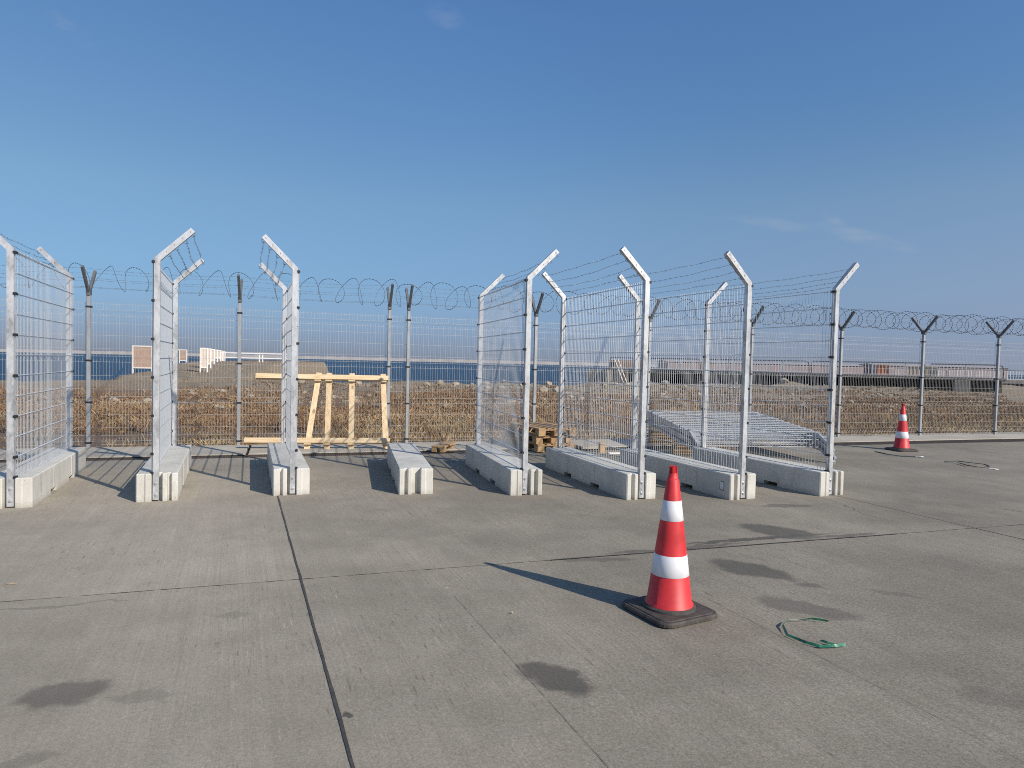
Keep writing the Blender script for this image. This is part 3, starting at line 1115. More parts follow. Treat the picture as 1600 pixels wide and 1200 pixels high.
# barbed strands on both arms
for s in (-1, 1):
    for d in (0.08, 0.21, 0.34):
        mb = MB()
        r_ = random.Random(int(d * 100) + s)
        for a, b in zip(FENCE_T[:-1], FENCE_T[1:]):
            sag = r_.uniform(0.01, 0.04)
            pts = []
            N = 10
            for i in range(N + 1):
                f = i / N
                pts.append((a + (b - a) * f, s * (d + 0.02), HF - 0.03 + d * 1.1 - sag * 4 * f * (1 - f) + r_.uniform(-0.004, 0.004)))
            mb.tube(pts, 0.0019, 3, caps=False)
            k = a + r_.uniform(0, 0.1)
            while k < b:
                f = (k - a) / (b - a)
                z = HF - 0.03 + d * 1.1 - sag * 4 * f * (1 - f)
                for _ in range(2):
                    an = r_.uniform(0, 6.28)
                    e = Vector((r_.uniform(-0.5, 0.5), math.cos(an), math.sin(an))) * 0.013
                    c = Vector((k, s * (d + 0.02), z))
                    mb.tube([c - e, c + e], 0.0015, 3, caps=False)
                k += 0.12
        mb.build('barbed_wire', MAT['razor'], fence)

# razor coil: stretched out on the left, tighter towards the right, clipped in pairs
mb = MB()
x, ph = -5.7, 0.0
pts = []
r_ = random.Random(11)
turn_r = 0.24
while x < 26.4:
    pitch = float(np.interp(x, [-6, 1.5, 5.5, 8.5, 12, 27], [0.50, 0.42, 0.35, 0.33, 0.30, 0.26]))
    if len(pts) % 26 == 0:
        turn_r = 0.235 + r_.uniform(-0.035, 0.03)
        jit = r_.uniform(-0.03, 0.03)
    lean = 0.10 * math.sin(2 * ph)                                   # pairs of turns clipped together
    pts.append((x + 0.16 * pitch * math.sin(ph * 0.5) + float(np.interp(pitch, [0.4, 0.6], [1.0, 0.35])) * (-0.11 + 0.10 * math.sin(ph * 0.5)) * math.cos(ph), turn_r * math.cos(ph) + jit, HF + 0.235 + jit * 0.6 + turn_r * math.sin(ph)))
    ph += 2 * math.pi / 26
    x += pitch / 26
mb.tube(pts, 0.0034, 4, caps=False)
for i in range(1, len(pts) - 1):
    p = Vector(pts[i])
    d = (Vector(pts[i + 1]) - Vector(pts[i - 1])).normalized()
    s_ = d.cross(Vector((1, 0.2, 0.1))).normalized()
    for sg in (-1, 1):
        b = len(mb.v)
        for q in (p + d * 0.008, p - d * 0.008, p - d * 0.013 + s_ * (sg * 0.008), p + d * 0.013 + s_ * (sg * 0.008)):
            mb.v.append(tuple(q))
        mb.f.append((b, b + 1, b + 2, b + 3))
        mb.mi.append(0)
mb.build('razor_wire', MAT['razor'], fence)


# ------------------------------------------------------------------ traffic cones
def rounded_square(h, r, n=5):
    out = []
    for cx, cy, a0 in ((h - r, h - r, 0), (-h + r, h - r, 90), (-h + r, -h + r, 180), (h - r, -h + r, 270)):
        for i in range(n + 1):
            a = R(a0 + 90 * i / n)
            out.append((cx + r * math.cos(a), cy + r * math.sin(a)))
    return out


def make_cone():
    root = thing('traffic_cone', (0, 0, 0), 0, 'cone', 'traffic cone', 'red and white traffic cones')
    mb = MB()
    mb.prism(rounded_square(0.232, 0.075), 0.0, 0.008)
    mb.prism(rounded_square(0.245, 0.08), 0.0085, 0.036, 0.010)
    mb.prism(rounded_square(0.222, 0.07), 0.0365, 0.043, 0.005)
    mb.lathe([(0.178, 0.0435), (0.175, 0.056), (0.160, 0.066)], 40)
    mb.build('base', MAT['rubber'], root)
    r = lambda z: 0.1515 - (0.1515 - 0.036) * (z - 0.06) / (0.93 - 0.06)
    mb = MB()
    mb.lathe([(0.160, 0.060), (0.157, 0.074), (r(0.082), 0.082), (r(0.5), 0.5), (r(0.895), 0.895), (r(0.895) - 0.002, 0.899),
              (r(0.90) - 0.005, 0.90), (r(0.93) - 0.006, 0.93), (r(0.93) - 0.007, 0.938), (r(0.93) - 0.010, 0.941)], 48, cap1=True)
    mb.build('body', MAT['red'], root, True)
    for z0, z1 in ((0.265, 0.402), (0.628, 0.760)):
        mb = MB()
        rr = [(r(z0) + 0.0003, z0), (r(z0) + 0.0022, z0 + 0.002), (r(z1) + 0.0022, z1 - 0.002), (r(z1) + 0.0003, z1)]
        mb.lathe(rr, 48)
        mb.build('reflective_band', MAT['white'], root, True)
    mb = MB()
    mb.lathe([(0.020, 0.938), (0.017, 0.985)], 16, cap1=True)
    for k in range(5):
        a = 2 * math.pi * k / 5 + 0.3
        d = Vector((math.cos(a), math.sin(a), 0))
        mb.beam(d * 0.021 + Vector((0, 0, 0.938)), d * 0.016 + Vector((0, 0, 0.988)), 0.014, 0.016, up=d)
    mb.build('tip', MAT['tip'], root)
    return root


c1 = make_cone()
c1.location, c1.rotation_euler = (1.09, 4.425, 0), (0, 0, R(28.5))
c1['label'] = 'large red and white traffic cone on a black rubber base, nearest the camera'
c2 = copy_tree(c1)
c2.location, c2.rotation_euler = (8.22, 13.95, 0), (0, 0, R(12))
c2['label'] = 'small looking far traffic cone by the drain near the right edge, before the perimeter fence'


# ------------------------------------------------------------------ pine frame leaning on the fence
def pine_frame():
    org = Vector((-2.95, 12.02, 0.0))
    ang = math.atan2(12.187 - 11.939, -2.289 + 3.66) + 0.0
    root = thing('timber_rack', tuple(org), ang, 'pale pine timber frame of two rails and four slats leaning on the fence', 'timber frame')
    lean = R(25)
    T = Matrix.Rotation(-lean, 4, 'X')
    Hs = 1.52

    def at(u, s, off):        # u across, s up the frame, off towards the camera
        return T @ Vector((u, -off, s))
    ux = [(-0.72, -0.585), (-0.365, -0.40), (0.06, 0.02), (0.68, 0.60)]
    for b_, t_ in ux:
        mb = MB()
        mb.beam(at(b_, 0.0, -0.013), at(t_, Hs, -0.013), 0.098, 0.026, up=T @ Vector((0, -1, 0)))
        mb.build('slat', MAT['pine'], root)
    for s_, u0, u1, tilt in ((0.155, -1.78, 0.75, 0.0), (1.40, -1.70, 0.70, 0.0)):
        mb = MB()
        mb.beam(at(u0, s_, 0.047), at(u1, s_ + tilt, 0.047), 0.085, 0.092, up=T @ Vector((0, 0, 1)))
        mb.build('rail', MAT['pinex'], root)
    # short spacer blocks under the rails at the crossings
    for s_, off in ((0.155, 1), (1.40, 1)):
        for b_, t_ in ux[:]:
            u = b_ + (t_ - b_) * s_ / Hs
            mb = MB()
            mb.beam(at(u - 0.06, s_ - 0.061, 0.04), at(u + 0.06, s_ - 0.061, 0.04), 0.06, 0.028, up=T @ Vector((0, 0, 1)))
            mb.build('spacer', MAT['pinex'], root)
    return root


pine_frame()


# ------------------------------------------------------------------ pallets
def pallet_meshes():
    L, W = 1.2, 0.8
    out = {}
    mb = MB()
    out['deck'] = []
    for (y0, y1) in ((0, 0), ):
        pass
    def brd(w, l, h):
        m_ = MB()
        m_.bevbox(-w / 2, w / 2, 0, l, 0, h, 0.003)
        return m_.mesh('board', MAT['pallet'])
    out['b145'], out['b100'] = brd(0.145, L, 0.022), brd(0.100, L, 0.022)
    m_ = MB()
    m_.bevbox(0, W, -0.0725, 0.0725, 0, 0.022, 0.003)
    out['cross'] = m_.mesh('cross_board', MAT['pallet'])
    for nm, w in (('k145', 0.145), ('k100', 0.100)):
        m_ = MB()
        m_.bevbox(-w / 2, w / 2, -0.0725, 0.0725, 0, 0.078, 0.004)
        out[nm] = m_.mesh('spacer_block', MAT['pallet'])
    return out


PM = pallet_meshes()


def make_pallet():
    root = thing('pallet', (0, 0, 0), 0, 'pallet', 'pallet', 'wooden pallets in the stack')
    for x, k in ((0.0725, 'b145'), (0.4, 'b145'), (0.7275, 'b145')):
        link('bottom_board', PM[k], root, (x, 0, 0))
    for x, k in ((0.0725, 'k145'), (0.4, 'k145'), (0.7275, 'k145')):
        for y in (0.0725, 0.6, 1.1275):
            link('spacer_block', PM[k], root, (x, y, 0.022))
    for y in (0.0725, 0.6, 1.1275):
        link('cross_board', PM['cross'], root, (0, y, 0.1))
    for x, k in ((0.0725, 'b145'), (0.2363, 'b100'), (0.4, 'b145'), (0.5637, 'b100'), (0.7275, 'b145')):
        link('deck_board', PM[k], root, (x, 0, 0.122))
    return root


pal = make_pallet()
PLAB = ['bottom pallet of the wooden pallet stack standing by the drain', 'middle wooden pallet, between two others in the stack of three',
        'top wooden pallet of the stack of three, its worn deck boards showing']
for i in range(3):
    q = pal if i == 0 else copy_tree(pal)
    q.location = (0.50 + (0.0, -0.03, 0.012)[i], 12.18 + (0, 0.02, -0.01)[i], 0.020 + 0.1455 * i)
    q.rotation_euler = (0, 0, R(27) + (0, 0.035, -0.02)[i])
    q['label'] = PLAB[i]

# pallet offcut beside the bare block
off = thing('pallet_offcut', (-1.30, 11.86, 0.0), R(-14), 'short sawn off pallet piece lying by the drain beside the bare block', 'pallet piece')
mb = MB()
mb.bevbox(-0.125, 0.125, 0, 0.72, 0.105, 0.127, 0.003)
mb.build('board', MAT['pallet'], off)
for x in (-0.075, 0.082):
    mb = MB()
    mb.bevbox(x - 0.045, x + 0.043, 0.005, 0.12, 0.022, 0.1045, 0.003)
    mb.build('spacer_block', MAT['pallet'], off)
mb = MB()
mb.bevbox(-0.12, 0.12, 0, 0.11, 0.0195, 0.0215, 0.0)
mb.build('base_board', MAT['pallet'], off)
mb = MB()
mb.bevbox(-0.05, 0.07, 0.56, 0.70, 0.019, 0.1045, 0.003)
mb.build('spacer_block', MAT['pallet'], off)

# loose timber near the pallets
tm = MB()
tm.bevbox(-0.055, 0.055, -0.05, 0.05, 0.0, 0.19, 0.004)
tag(tm.build('timber_block', MAT['pallet'], None, False, (1.72, 12.52, 0.0), R(20)), 'upright square timber block seen through mesh, right of the pallet stack', 'timber block')
tm = MB()
tm.bevbox(-0.27, 0.27, -0.05, 0.05, 0.0, 0.022, 0.003)
tag(tm.build('plank', MAT['hoard_white'], None, False, (2.08, 12.42, 0.0), R(17)), 'short pale plank lying on the ground right of the upright timber block', 'plank')
tm = MB()
tm.bevbox(-0.24, 0.24, -0.42, 0.42, 0.0, 0.045, 0.006)
tag(tm.build('paving_slab', MAT['strip'], None, False, (1.48, 13.25, 0.018), R(19)), 'loose pale concrete slab lying behind the mesh between pallets and upright timber block', 'slab')


# ------------------------------------------------------------------ stack of spare fence panels lying flat
def spare_panel():
    root = thing('spare_fencing', (0, 0, 0), 0, 'panel', 'fence panel', 'spare fence panels stacked flat')
    for x in (0.0, 2.42):
        mb = MB()
        mb.box(x - 0.025, x + 0.025, 0.0, 2.70, -0.025, 0.025)
        mb.beam((x, 0.004, 0.0), (x, -0.42, -0.15), 0.048, 0.044)
        po = mb.build('post', MAT['galv'], root)
        for k in range(6):
            c = link('clip', CLIP_ME, po, (x, 0.10 + 0.43 * k, 0.03))
            c.rotation_euler = (R(0), R(90), 0)
    mb = MB()
    z = 0.036
    n = 48
    for i in range(n + 1):
        x = 2.42 * i / n
        mb.tube([(x, 0.02, z), (x, 2.46, z)], 0.0017, 4, mi=1)
    for k in range(12):
        y = 0.06 + 0.2145 * k
        for dz in (-0.0045, 0.0045):
            mb.tube([(-0.02, y + dz * 0.6, z + dz), (2.44, y + dz * 0.6, z + dz)], 0.0050, 5, mi=0)
    mb.build('mesh_panel', [MAT['wire'], MAT['old_galv']], root)
    return root


sp = spare_panel()
SPL = ['lowest spare fence panel in the flat stack, lying nearest the ground', 'second spare fence panel from the bottom of the flat stack',
       'middle spare fence panel of the five lying in the flat stack', 'second spare fence panel from the top of the flat stack',
       'topmost spare fence panel of the flat stack, its bare mesh showing to the sky']
SP_YAW = 0.10
for i in range(5):
    q = sp if i == 0 else copy_tree(sp)
    q.location = (3.27 + 0.045 * (i % 2) - 0.012 * i, 11.86 + 0.006 * i, 0.20 + 0.068 * i)
    q.rotation_euler = (R(4.2), 0, SP_YAW + (0, 0.012, -0.01, 0.015, 0.0)[i])
    q['label'] = SPL[i]
# timber bearers below the stack
rm = Matrix.Rotation(SP_YAW, 4, 'Z')
for k, (yy, h, lab) in enumerate(((0.75, 0.165, 'front timber bearer under the stack of spare panels'), (2.2, 0.27, 'rear timber bearer under the stack of spare panels'))):
    mb = MB()
    mb.bevbox(-0.12, 1.1 if k == 0 else 2.5, -0.07, 0.07, 0.0, h, 0.005)
    p_ = rm @ Vector((0, yy, 0))
    tag(mb.build('bearer', MAT['pallet'], None, False, (3.27 + p_.x, 11.86 + p_.y, 0.0 if k == 0 else 0.018), SP_YAW), lab, 'timber bearer', 'bearers under the panel stack')


# ------------------------------------------------------------------ litter on the apron
def ribbon(name, pts, w, mat, label, cat, tilt=0.6, group=None):
    mb = MB()
    P = []
    for i in range(len(pts) - 1):
        a, b = Vector(pts[i]), Vector(pts[i + 1])
        for k in range(6):
            P.append(a.lerp(b, k / 6))
    P.append(Vector(pts[-1]))
    for i, p_ in enumerate(P):
        d = (P[min(i + 1, len(P) - 1)] - P[max(i - 1, 0)])
        d.z = 0
        d.normalize()
        s = Vector((-d.y, d.x, 0))
        t_ = tilt + 0.35 * math.sin(i * 0.45)
        o = s * (w / 2 * math.cos(t_)) + Vector((0, 0, w / 2 * math.sin(t_)))
        up = Vector((0, 0, 1)) * math.cos(t_) - s * math.sin(t_)
        c = p_ + Vector((0, 0, w / 2 * abs(math.sin(t_)) + 0.004))
        for q in (c - o, c + o, c + o + up * 0.0014, c - o + up * 0.0014):
            mb.v.append(tuple(q))
        if i:
            b_ = i * 4
            for k in range(4):
                k2 = (k + 1) % 4
                mb.f.append((b_ - 4 + k, b_ - 4 + k2, b_ + k2, b_ + k))
                mb.mi.append(0)
    n = len(mb.v)
    mb.f += [(0, 3, 2, 1), (n - 4, n - 3, n - 2, n - 1)]
    mb.mi += [0, 0]
    return tag(mb.build(name, mat), label, cat, group)


ribbon('plastic_strap', [(2.10, 4.29, 0.004), (2.0, 4.305, 0.012), (1.83, 4.275, 0.012), (1.765, 4.20, 0.006), (1.735, 4.06, 0.003), (1.80, 3.94, 0.004),
                         (1.86, 3.895, 0.004), (1.95, 3.90, 0.006), (2.03, 3.925, 0.003)], 0.017, MAT['green'],
       'loop of green plastic strapping lying on concrete right of the near cone', 'strap', 0.9)
ribbon('plastic_strap', [(1.905, 3.985, 0.004), (1.93, 3.945, 0.007), (1.985, 3.92, 0.010)], 0.014, MAT['green'], 'short green offcut of strapping touching the end of the larger green loop', 'strap', 0.5)
ribbon('plastic_strap', [(7.30, 13.30, 0.03), (7.42, 13.10, 0.01), (7.62, 12.93, 0.0), (7.86, 12.86, 0.0), (7.98, 12.87, 0.0)], 0.022, MAT['darkstrap'],
       'thin dark strap curving on the concrete just in front of the far cone', 'strap', 0.8)
ribbon('plastic_strap', [(8.02, 12.25, 0.0), (8.25, 12.22, 0.02), (8.55, 11.97, 0.012), (8.50, 11.75, 0.0), (8.28, 11.63, 0.0), (8.1, 11.74, 0.01), (8.16, 12.1, 0.01)], 0.02, MAT['darkstrap'],
       'dark looped strap lying on the concrete by the right edge, beyond the rightmost barrier', 'strap', 0.8)


def scrap(x, y, a, b, rz, mat, name, label, cat, seed):
    r_ = random.Random(seed)
    mb = MB()
    N = 9
    ring = [(a * math.cos(6.283 * k / N) * r_.uniform(0.75, 1.1), b * math.sin(6.283 * k / N) * r_.uniform(0.75, 1.1)) for k in range(N)]
    mb.v.append((0, 0, 0.012))
    for px, py in ring:
        mb.v.append((px, py, 0.004 + r_.uniform(0, 0.008)))
    for k in range(N):
        mb.f.append((0, 1 + k, 1 + (k + 1) % N))
        mb.mi.append(0)
    for px, py in ring:
        mb.v.append((px, py, 0.0005))
    for k in range(N):
        k2 = (k + 1) % N
        mb.f.append((1 + k, 1 + N + k, 1 + N + k2, 1 + k2))
        mb.mi.append(0)
    return tag(mb.build(name, mat, None, False, (x, y, 0.002), rz), label, cat)


scrap(8.0, 12.95, 0.085, 0.05, 0.2, MAT['paper'], 'paper_scrap', 'white scrap of paper lying just in front of the far cone', 'litter', 1)
scrap(8.40, 11.52, 0.075, 0.05, -0.4, MAT['paper'], 'paper_scrap', 'white scrap beside the looped dark strap near the right edge', 'litter', 2)
scrap(-3.50, 4.66, 0.035, 0.014, 0.3, MAT['rock'], 'paper_scrap', 'small pale scrap on concrete at the far left edge', 'litter', 3)
scrap(0.43, 12.30, 0.10, 0.045, -0.2, MAT['blue'], 'plastic_scrap', 'pale blue plastic scrap lying at the foot of the pallet stack', 'litter', 4)
scrap(0.035, 4.33, 0.010, 0.006, 0.2, MAT['rock'], 'stone_chip', 'tiny pale chip on bare concrete left of the near cone', 'litter', 5)

# ------------------------------------------------------------------ vegetation and rubble on the field
RS = np.random.RandomState(5)


def scatter(n, ymin, ymax, power, xspread):
    """points beyond the fence, thinning with distance"""
    t = RS.rand(n) ** power
    v = ymin + (ymax - ymin) * t
    u = (RS.rand(n) * 2 - 1)
    x = u * xspread(v)
    return x, v


def to_world(u, v):
    return FX + 7.4 + u * fdir.x + v * fnor.x, FY + 2.4 + u * fdir.y + v * fnor.y


def tri_mesh(name, V, mat):
    """V: (n,k,3) polygons of k corners each"""
    n, k = V.shape[:2]
    me = bpy.data.meshes.new(name)
    me.vertices.add(n * k)
    me.vertices.foreach_set('co', V.reshape(-1).astype(np.float32))
    me.loops.add(n * k)
    me.loops.foreach_set('vertex_index', np.arange(n * k, dtype=np.int32))
    me.polygons.add(n)
    me.polygons.foreach_set('loop_start', np.arange(0, n * k, k, dtype=np.int32))
    me.polygons.foreach_set('loop_total', np.full(n, k, dtype=np.int32))
    me.materials.append(mat)
    me.update(calc_edges=True)
    me.validate()
    return link(name, me)


def grass(name, n_tufts, blades, v0, v1, power, hmin, hmax, wid, mat, patch_seed, thr, spread=0.16, lean=0.45):
    u = (RS.rand(n_tufts) * 2 - 1)
    t = RS.rand(n_tufts) ** power
    v = v0 + (v1 - v0) * t
    u = u * (19 + v * 1.15)
    x, y = to_world(u, v)
    pn = fbm(x, y, 0.33, 4, patch_seed)
    edge = np.interp(x, EDGE_X, EDGE_Y)
    jet = (np.abs(x + 23.1 + (y - 46) * 0.20) < 5.0) & (y > 40)
    keep = (pn > thr + RS.rand(n_tufts) * 0.12 - 0.06) & ((y < edge - 2) | jet) & ((x - FX) * fnor.x + (y - FY) * fnor.y > 0.25)
    x, y, v, pn = x[keep], y[keep], v[keep], pn[keep]
    n = len(x)
    z = land_z(x, y)
    hs = (hmin + (hmax - hmin) * RS.rand(n) ** 1.5) * (0.65 + 0.8 * pn)
    B = blades
    bx = np.repeat(x, B) + RS.randn(n * B) * spread
    by = np.repeat(y, B) + RS.randn(n * B) * spread
    bz = np.repeat(z, B) - 0.02
    h = np.repeat(hs, B) * (0.45 + 0.65 * RS.rand(n * B))
    a = RS.rand(n * B) * 6.283
    le = lean * h * RS.rand(n * B)
    dx, dy = np.cos(a), np.sin(a)
    w = wid * (0.7 + 0.6 * RS.rand(n * B)) * (1 + np.repeat(v, B) / 28.0)
    f = RS.rand(n * B) * 6.283
    px, py = np.cos(f) * w, np.sin(f) * w
    P0 = np.stack([bx - px, by - py, bz], -1)
    P1 = np.stack([bx + px, by + py, bz], -1)
    P2 = np.stack([bx + dx * le * 0.45 + px * 0.7, by + dy * le * 0.45 + py * 0.7, bz + h * 0.62], -1)
    P3 = np.stack([bx + dx * le, by + dy * le, bz + h], -1)
    V = np.stack([P0, P1, P2, P3], 1)
    return tag(tri_mesh(name, V, mat), kind='stuff')


def shrubs(name, n_sh, leaves, v0, v1, power, rad, mat, patch_seed, thr):
    u = (RS.rand(n_sh) * 2 - 1)
    v = v0 + (v1 - v0) * RS.rand(n_sh) ** power
    u = u * (19 + v * 1.15)
    x, y = to_world(u, v)
    pn = fbm(x, y, 0.25, 4, patch_seed)
    edge = np.interp(x, EDGE_X, EDGE_Y)
    keep = (pn > thr + RS.rand(n_sh) * 0.10 - 0.05) & (y < edge - 2)
    x, y, v = x[keep], y[keep], v[keep]
    n = len(x)
    z = land_z(x, y)
    r = rad * (0.5 + 0.9 * RS.rand(n))
    L = leaves
    th = RS.rand(n * L) * 6.283
    cz = RS.rand(n * L)
    rr = np.repeat(r, L) * (0.35 + 0.65 * RS.rand(n * L) ** 0.5)
    sx = np.sqrt(1 - cz ** 2)
    cx = np.repeat(x, L) + rr * sx * np.cos(th)
    cy = np.repeat(y, L) + rr * sx * np.sin(th)
    c_z = np.repeat(z, L) + rr * cz * 0.75
    s = 0.014 * (1 + np.repeat(v, L) / 16.0) * (0.6 + 0.8 * RS.rand(n * L))
    d = RS.randn(n * L, 3)
    d /= np.linalg.norm(d, axis=1, keepdims=True)
    e = RS.randn(n * L, 3)
    e -= d * (e * d).sum(1, keepdims=True)
    e /= np.linalg.norm(e, axis=1, keepdims=True)
    C = np.stack([cx, cy, c_z], -1)
    d = d * (s * 2.0)[:, None]
    e = e * (s * 0.6)[:, None]
    V = np.stack([C - d, C + e, C + d, C - e], 1)
    return tag(tri_mesh(name, V, mat), kind='stuff')


grass('dry_grass', 15000, 14, -0.1, 12, 1.15, 0.07, 0.19, 0.0030, MAT['straw'], 41, 0.42, 0.13, 0.9)
grass('tall_dry_weeds', 1500, 9, 0.5, 22, 1.2, 0.14, 0.30, 0.0032, MAT['greyweed'], 47, 0.45, 0.12, 0.6)
grass('rusty_grass', 13000, 13, 3, 25, 1.0, 0.08, 0.26, 0.0045, MAT['scrub'], 52, 0.44, 0.2, 1.0)
grass('grey_stubble', 16000, 10, 4, 95, 0.9, 0.06, 0.20, 0.006, MAT['greyweed'], 57, 0.40, 0.2, 1.0)
shrubs('dry_scrub', 5200, 60, 3.0, 23, 1.0, 0.22, MAT['scrub'], 61, 0.46)
shrubs('pale_scrub', 2600, 40, 0.8, 36, 0.9, 0.18, MAT['greyweed'], 66, 0.50)


def rubble(name, n, v0, v1, smin, smax, seed, thr, u_c=None):
    ico_v = np.array([(0, 0, 1), (0.894, 0, 0.447), (0.276, 0.851, 0.447), (-0.724, 0.526, 0.447), (-0.724, -0.526, 0.447), (0.276, -0.851, 0.447),
                      (0.724, 0.526, -0.447), (-0.276, 0.851, -0.447), (-0.894, 0, -0.447), (-0.276, -0.851, -0.447), (0.724, -0.526, -0.447), (0, 0, -1)])
    ico_f = [(0, 1, 2), (0, 2, 3), (0, 3, 4), (0, 4, 5), (0, 5, 1), (1, 6, 2), (2, 7, 3), (3, 8, 4), (4, 9, 5), (5, 10, 1),
             (2, 6, 7), (3, 7, 8), (4, 8, 9), (5, 9, 10), (1, 10, 6), (6, 11, 7), (7, 11, 8), (8, 11, 9), (9, 11, 10), (10, 11, 6)]
    v = v0 + (v1 - v0) * RS.rand(n)
    u = (RS.rand(n) * 2 - 1) * (19 + v * 1.1)
    x, y = to_world(u, v)
    edge = np.interp(x, EDGE_X, EDGE_Y)
    keep = (fbm(x, y, 0.22, 3, seed) > thr) & (y < edge + 1)
    x, y = x[keep], y[keep]
    n = len(x)
    z = land_z(x, y)
    V, F = [], []
    for i in range(n):
        s = smin + (smax - smin) * RS.rand() ** 3
        pts = ico_v * (0.65 + 0.6 * RS.rand(12, 1)) * np.array([1, 0.8 + 0.4 * RS.rand(), 0.6]) * s
        a = RS.rand() * 6.28
        ca, sa = math.cos(a), math.sin(a)
        pts = np.stack([pts[:, 0] * ca - pts[:, 1] * sa, pts[:, 0] * sa + pts[:, 1] * ca, pts[:, 2]], -1) + np.array([x[i], y[i], z[i] + s * 0.3])
        b = len(V)
        V += pts.tolist()
        F += [tuple(b + k for k in f) for f in ico_f]
    me = bpy.data.meshes.new(name)
    me.from_pydata(V, [], F)
    me.materials.append(MAT['rock'])
    return tag(link(name, me), kind='stuff')


rubble('rubble', 2600, 9, 24, 0.03, 0.22, 71, 0.46)
rubble('shore_rocks', 900, 24, 48, 0.08, 0.45, 75, 0.45)

# ------------------------------------------------------------------ jetty furniture (far left)
def board(loc, rz, w, h, z0, face, label, cat, name='hoarding', group=None):
    root = thing(name, loc, rz, label, cat, group)
    mb = MB()
    for x in (-w / 2, w / 2):
        mb.box(x - 0.05, x + 0.05, -0.05, 0.05, 0, z0 + h)
    mb.box(-w / 2 + 0.051, w / 2 - 0.051, -0.045, 0.045, z0 + h - 0.09, z0 + h - 0.001)
    mb.box(-w / 2 + 0.051, w / 2 - 0.051, -0.045, 0.045, z0, z0 + 0.09)
    mb.build('frame', MAT['hoard_white'], root)
    mb = MB()
    mb.box(-w / 2 + 0.052, w / 2 - 0.052, -0.02, 0.02, z0 + 0.091, z0 + h - 0.092)
    mb.build('panel', face, root)
    mb = MB()
    for x in ((-w / 2, w / 2) if w > 1 else (0.0,)):
        mb.beam((x, 0.06, z0 + h * 0.4), (x, 0.9, 0.02), 0.08, 0.08)
    mb.build('brace', MAT['hoard_white'], root)
    return root


board((-28.9, 52, 0.05), R(6), 1.45, 1.78, 0.48, MAT['hoard_pink'], 'single large pinkish board in a white frame on the shore at left', 'hoarding')
ORD = ['nearest', 'second', 'third', 'fourth', 'fifth', 'sixth', 'farthest']
for k in range(7):
    f = k / 6
    y = 52 + 30 * f ** 1.15
    xx = -24.1 - 12.6 * (f ** 1.15) * 0.92
    zz = float(land_z(np.array([xx]), np.array([y]))[0]) - 0.02
    board((xx, y, zz), R(24), 0.50, 2.25 - zz - 0.35, 0.35, MAT['hoard_pale'], f'{ORD[k]} white board of the row running out along the old jetty', 'hoarding', 'hoarding', 'white boards along the jetty')
for k, (xx, lab) in enumerate(((-39.6, 'left one of two small pink boards far out on the jetty'), (-38.6, 'right one of two small pink boards far out on the jetty'))):
    y = 78
    zz = float(land_z(np.array([xx]), np.array([y]))[0])
    b_ = board((xx, y, max(zz, 0.7)), R(10), 0.8, 1.35, 0.25, MAT['hoard_pink'], lab, 'hoarding', 'hoarding', 'small boards far out on the jetty')

# white guard rail across the jetty head
gr = thing('guard_rail', (-31.5, 71, 0.95), R(4), 'low white guard rail crossing the jetty mound far behind the fence', 'guard rail')
for x in (0, 2.2, 4.4, 4.75, 7):
    mb = MB()
    mb.box(x - 0.05, x + 0.05, -0.05, 0.05, -0.6, 1.12)
    mb.build('post', MAT['rail'], gr)
for z in (0.55, 1.05):
    mb = MB()
    mb.box(-1.5, 8.0, -0.09, -0.051, z - 0.06, z + 0.06)
    mb.build('rail', MAT['rail'], gr)

# ------------------------------------------------------------------ pier on the right
P0, P1 = Vector((8.3, 72.5, 0)), Vector((40.5, 54.5, 0))
pd_ = (P1 - P0)
PLN = pd_.length
pa = math.atan2(pd_.y, pd_.x)
pier = thing('pier', (P0.x, P0.y, 0), pa, 'dark walled concrete pier with a white railing behind the fence at right', 'pier')
mb = MB()
mb.box(2.0, PLN, 0.0, 9.0, 1.06, 1.30)
mb.build('deck', MAT['deckedge'], pier)
mb = MB()
x = 0.5
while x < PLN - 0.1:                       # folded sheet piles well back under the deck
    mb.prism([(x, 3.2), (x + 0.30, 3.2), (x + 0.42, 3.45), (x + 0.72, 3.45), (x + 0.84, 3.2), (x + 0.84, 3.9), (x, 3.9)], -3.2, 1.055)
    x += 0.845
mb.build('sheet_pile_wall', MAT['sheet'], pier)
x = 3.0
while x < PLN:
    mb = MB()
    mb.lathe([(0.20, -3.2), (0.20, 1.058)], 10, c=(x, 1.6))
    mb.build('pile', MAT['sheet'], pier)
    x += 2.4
mb = MB()
mb.bevbox(PLN - 3.6, PLN - 2.5, -0.15, 0.9, -0.6, 1.055, 0.03)
mb.build('buttress', MAT['pier'], pier)


def railing(x0, x1, z, h, step=0.27, curved=True, par=None, yy=0.25):
    mb = MB()
    x = x0 + 0.1
    while x < x1 - 0.05:
        mb.box(x - 0.026, x + 0.026, yy - 0.022, yy + 0.022, z + 0.10, z + h - 0.04)
        x += step
    mb.box(x0, x1, yy - 0.03, yy + 0.03, z + 0.06, z + 0.10)
    ra = mb.build('railing', MAT['rail'], par)
    mb = MB()
    pts = [(x0, yy, z), (x0, yy, z + h), (x1 - 0.35, yy, z + h), (x1 - 0.08, yy, z + h - 0.12), (x1, yy, z + h - 0.42), (x1, yy, z)]
    mb.tube(pts, 0.045, 6)
    mb.build('handrail', MAT['raildark'], ra)
    x = x0 + 2.5
    while x < x1 - 0.5:
        mb = MB()
        mb.box(x - 0.05, x + 0.05, yy + 0.04, yy + 0.14, z, z + h - 0.05)
        mb.build('post', MAT['rail'], ra)
        x += 2.5


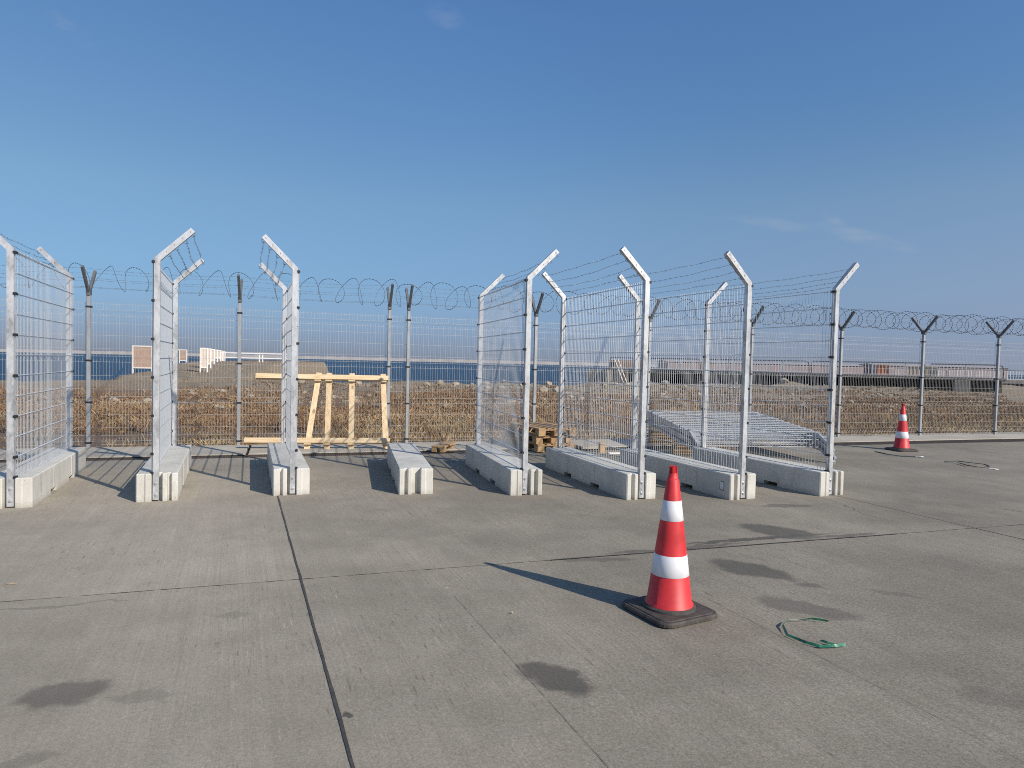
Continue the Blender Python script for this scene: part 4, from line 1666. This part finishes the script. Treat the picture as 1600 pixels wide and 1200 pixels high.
railing(2.4, 12.0, 1.30, 1.16, 0.27, True, pier)
railing(12.2, 22.0, 1.30, 1.16, 0.27, True, pier)
railing(22.2, 31.2, 1.30, 1.16, 0.27, True, pier)
railing(31.6, PLN - 0.2, 1.30, 1.10, 0.27, True, pier)

far_pier = thing('pier', (48, 84, 0), R(-14), 'lower far pier with white railing meeting the right edge behind the fence', 'pier')
mb = MB()
mb.box(0, 70, 0, 8, 0.55, 1.0)
mb.build('deck', MAT['pier'], far_pier)
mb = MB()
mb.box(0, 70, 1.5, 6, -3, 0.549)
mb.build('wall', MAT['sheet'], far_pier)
for k in range(6):
    railing(0.3 + 6 * k, 6.1 + 6 * k, 1.0, 1.12, 0.3, True, far_pier)

# abutment block, gantry and propped beams at the pier's left end
zab = -0.3
ab = MB()
ab.bevbox(-1.1, 1.1, 0, 2.4, -3.0, 1.15, 0.05)
tag(ab.build('abutment', MAT['pier'], None, False, (8.9, 70.5, 0), R(-22)), 'weathered concrete abutment block at the left end of the pier', 'abutment')
gan = thing('gantry', (10.3, 69.6, 0), R(-25), 'brown timber gantry with leaning props at the left end of the pier', 'gantry')
mb = MB()
for x in (0, 1.7, 3.4):
    mb.box(x - 0.09, x + 0.09, 0, 0.18, 0.0, 2.2)
mb.build('post', MAT['pallet_grey'], gan)
mb = MB()
mb.box(-0.2, 3.6, -0.02, -0.001, 1.45, 2.2)
mb.build('board', MAT['hoard_pink'], gan)
for x in (0.4, 0.75):
    mb = MB()
    mb.beam((x + 1.3, -1.2, -0.1), (x, -0.08, 2.25), 0.09, 0.09)
    mb.build('prop', MAT['hoard_pale'], gan)


# containers standing on the pier
def container(loc, rz, L, W, H, mat, label):
    root = thing('container', loc, rz, label, 'container')
    mb = MB()
    x = 0.0
    while x < L - 0.05:
        mb.prism([(x, 0.0), (x + 0.14, 0.0), (x + 0.20, 0.05), (x + 0.24, 0.05), (x + 0.30, 0.0), (x + 0.30, W), (x, W)], 0.1, H - 0.1)
        x += 0.3001
    mb.build('wall', mat, root)
    mb = MB()
    for z in (0.0, H - 0.1):
        mb.box(-0.05, x + 0.05, -0.05, W + 0.05, z, z + 0.099)
    for xx in (-0.06, x):
        mb.box(xx, xx + 0.06, -0.05, 0.05, 0.0991, H - 0.1001)
    mb.build('frame', mat, root)


def on_pier(px_, yy):
    q = Vector((math.cos(pa) * px_ - math.sin(pa) * yy, math.sin(pa) * px_ + math.cos(pa) * yy, 1.30))
    return (P0.x + q.x, P0.y + q.y, q.z)


container(on_pier(27.6, 4.0), pa, 0.9, 1.2, 1.0, MAT['orange'], 'small orange container behind the pier railing')
container(on_pier(29.9, 4.6), pa, 2.4, 1.8, 0.92, MAT['cream'], 'cream coloured container behind the pier railing, right of the orange one')

# far shore: breakwater and low sheds
mb = MB()
r_ = random.Random(4)
xs = np.arange(-3000, 1200, 20.0)
for i in range(len(xs) - 1):
    xa, xb = xs[i], xs[i + 1] - 0.02
    h = 9.0 + r_.uniform(-0.9, 0.9)
    ya = 2500 + 0.02 * xa
    mb.quadbox([(xa, ya - 14, -3), (xb, ya - 14, -3), (xb, ya + 10, -3), (xa, ya + 10, -3), (xa, ya - 4, h), (xb, ya - 4, h), (xb, ya + 4, h), (xa, ya + 4, h)])
tag(mb.build('breakwater', MAT['mole']), 'long low grey stone breakwater along the horizon across the sea', 'breakwater')
for (x0, L, y, h, lab) in ((70, 90, 300, 4.6, 'long faded pink shed on the far shore seen behind the pier railing, left one'),
                           (165, 60, 300, 5.2, 'taller faded pink shed on the far shore behind the pier containers')):
    sh = thing('shed', (x0, y, -2.0), R(2), lab, 'shed')
    mb = MB()
    mb.box(0, L, 0, 18, -1, h + 2.0 - 0.8)
    mb.build('wall', MAT['shed'], sh)
    mb = MB()
    z = h + 2.0 - 0.799
    b0 = len(mb.v)
    mb.v += [(-0.5, -0.5, z), (L + 0.5, -0.5, z), (L + 0.5, 18.5, z), (-0.5, 18.5, z), (-0.5, 9, z + 1.0), (L + 0.5, 9, z + 1.0)]
    mb.f += [(0, 1, 5, 4), (2, 3, 4, 5), (1, 2, 5), (3, 0, 4), (3, 2, 1, 0)]
    mb.mi += [0] * 5
    mb.build('roof', MAT['shedroof'], sh)
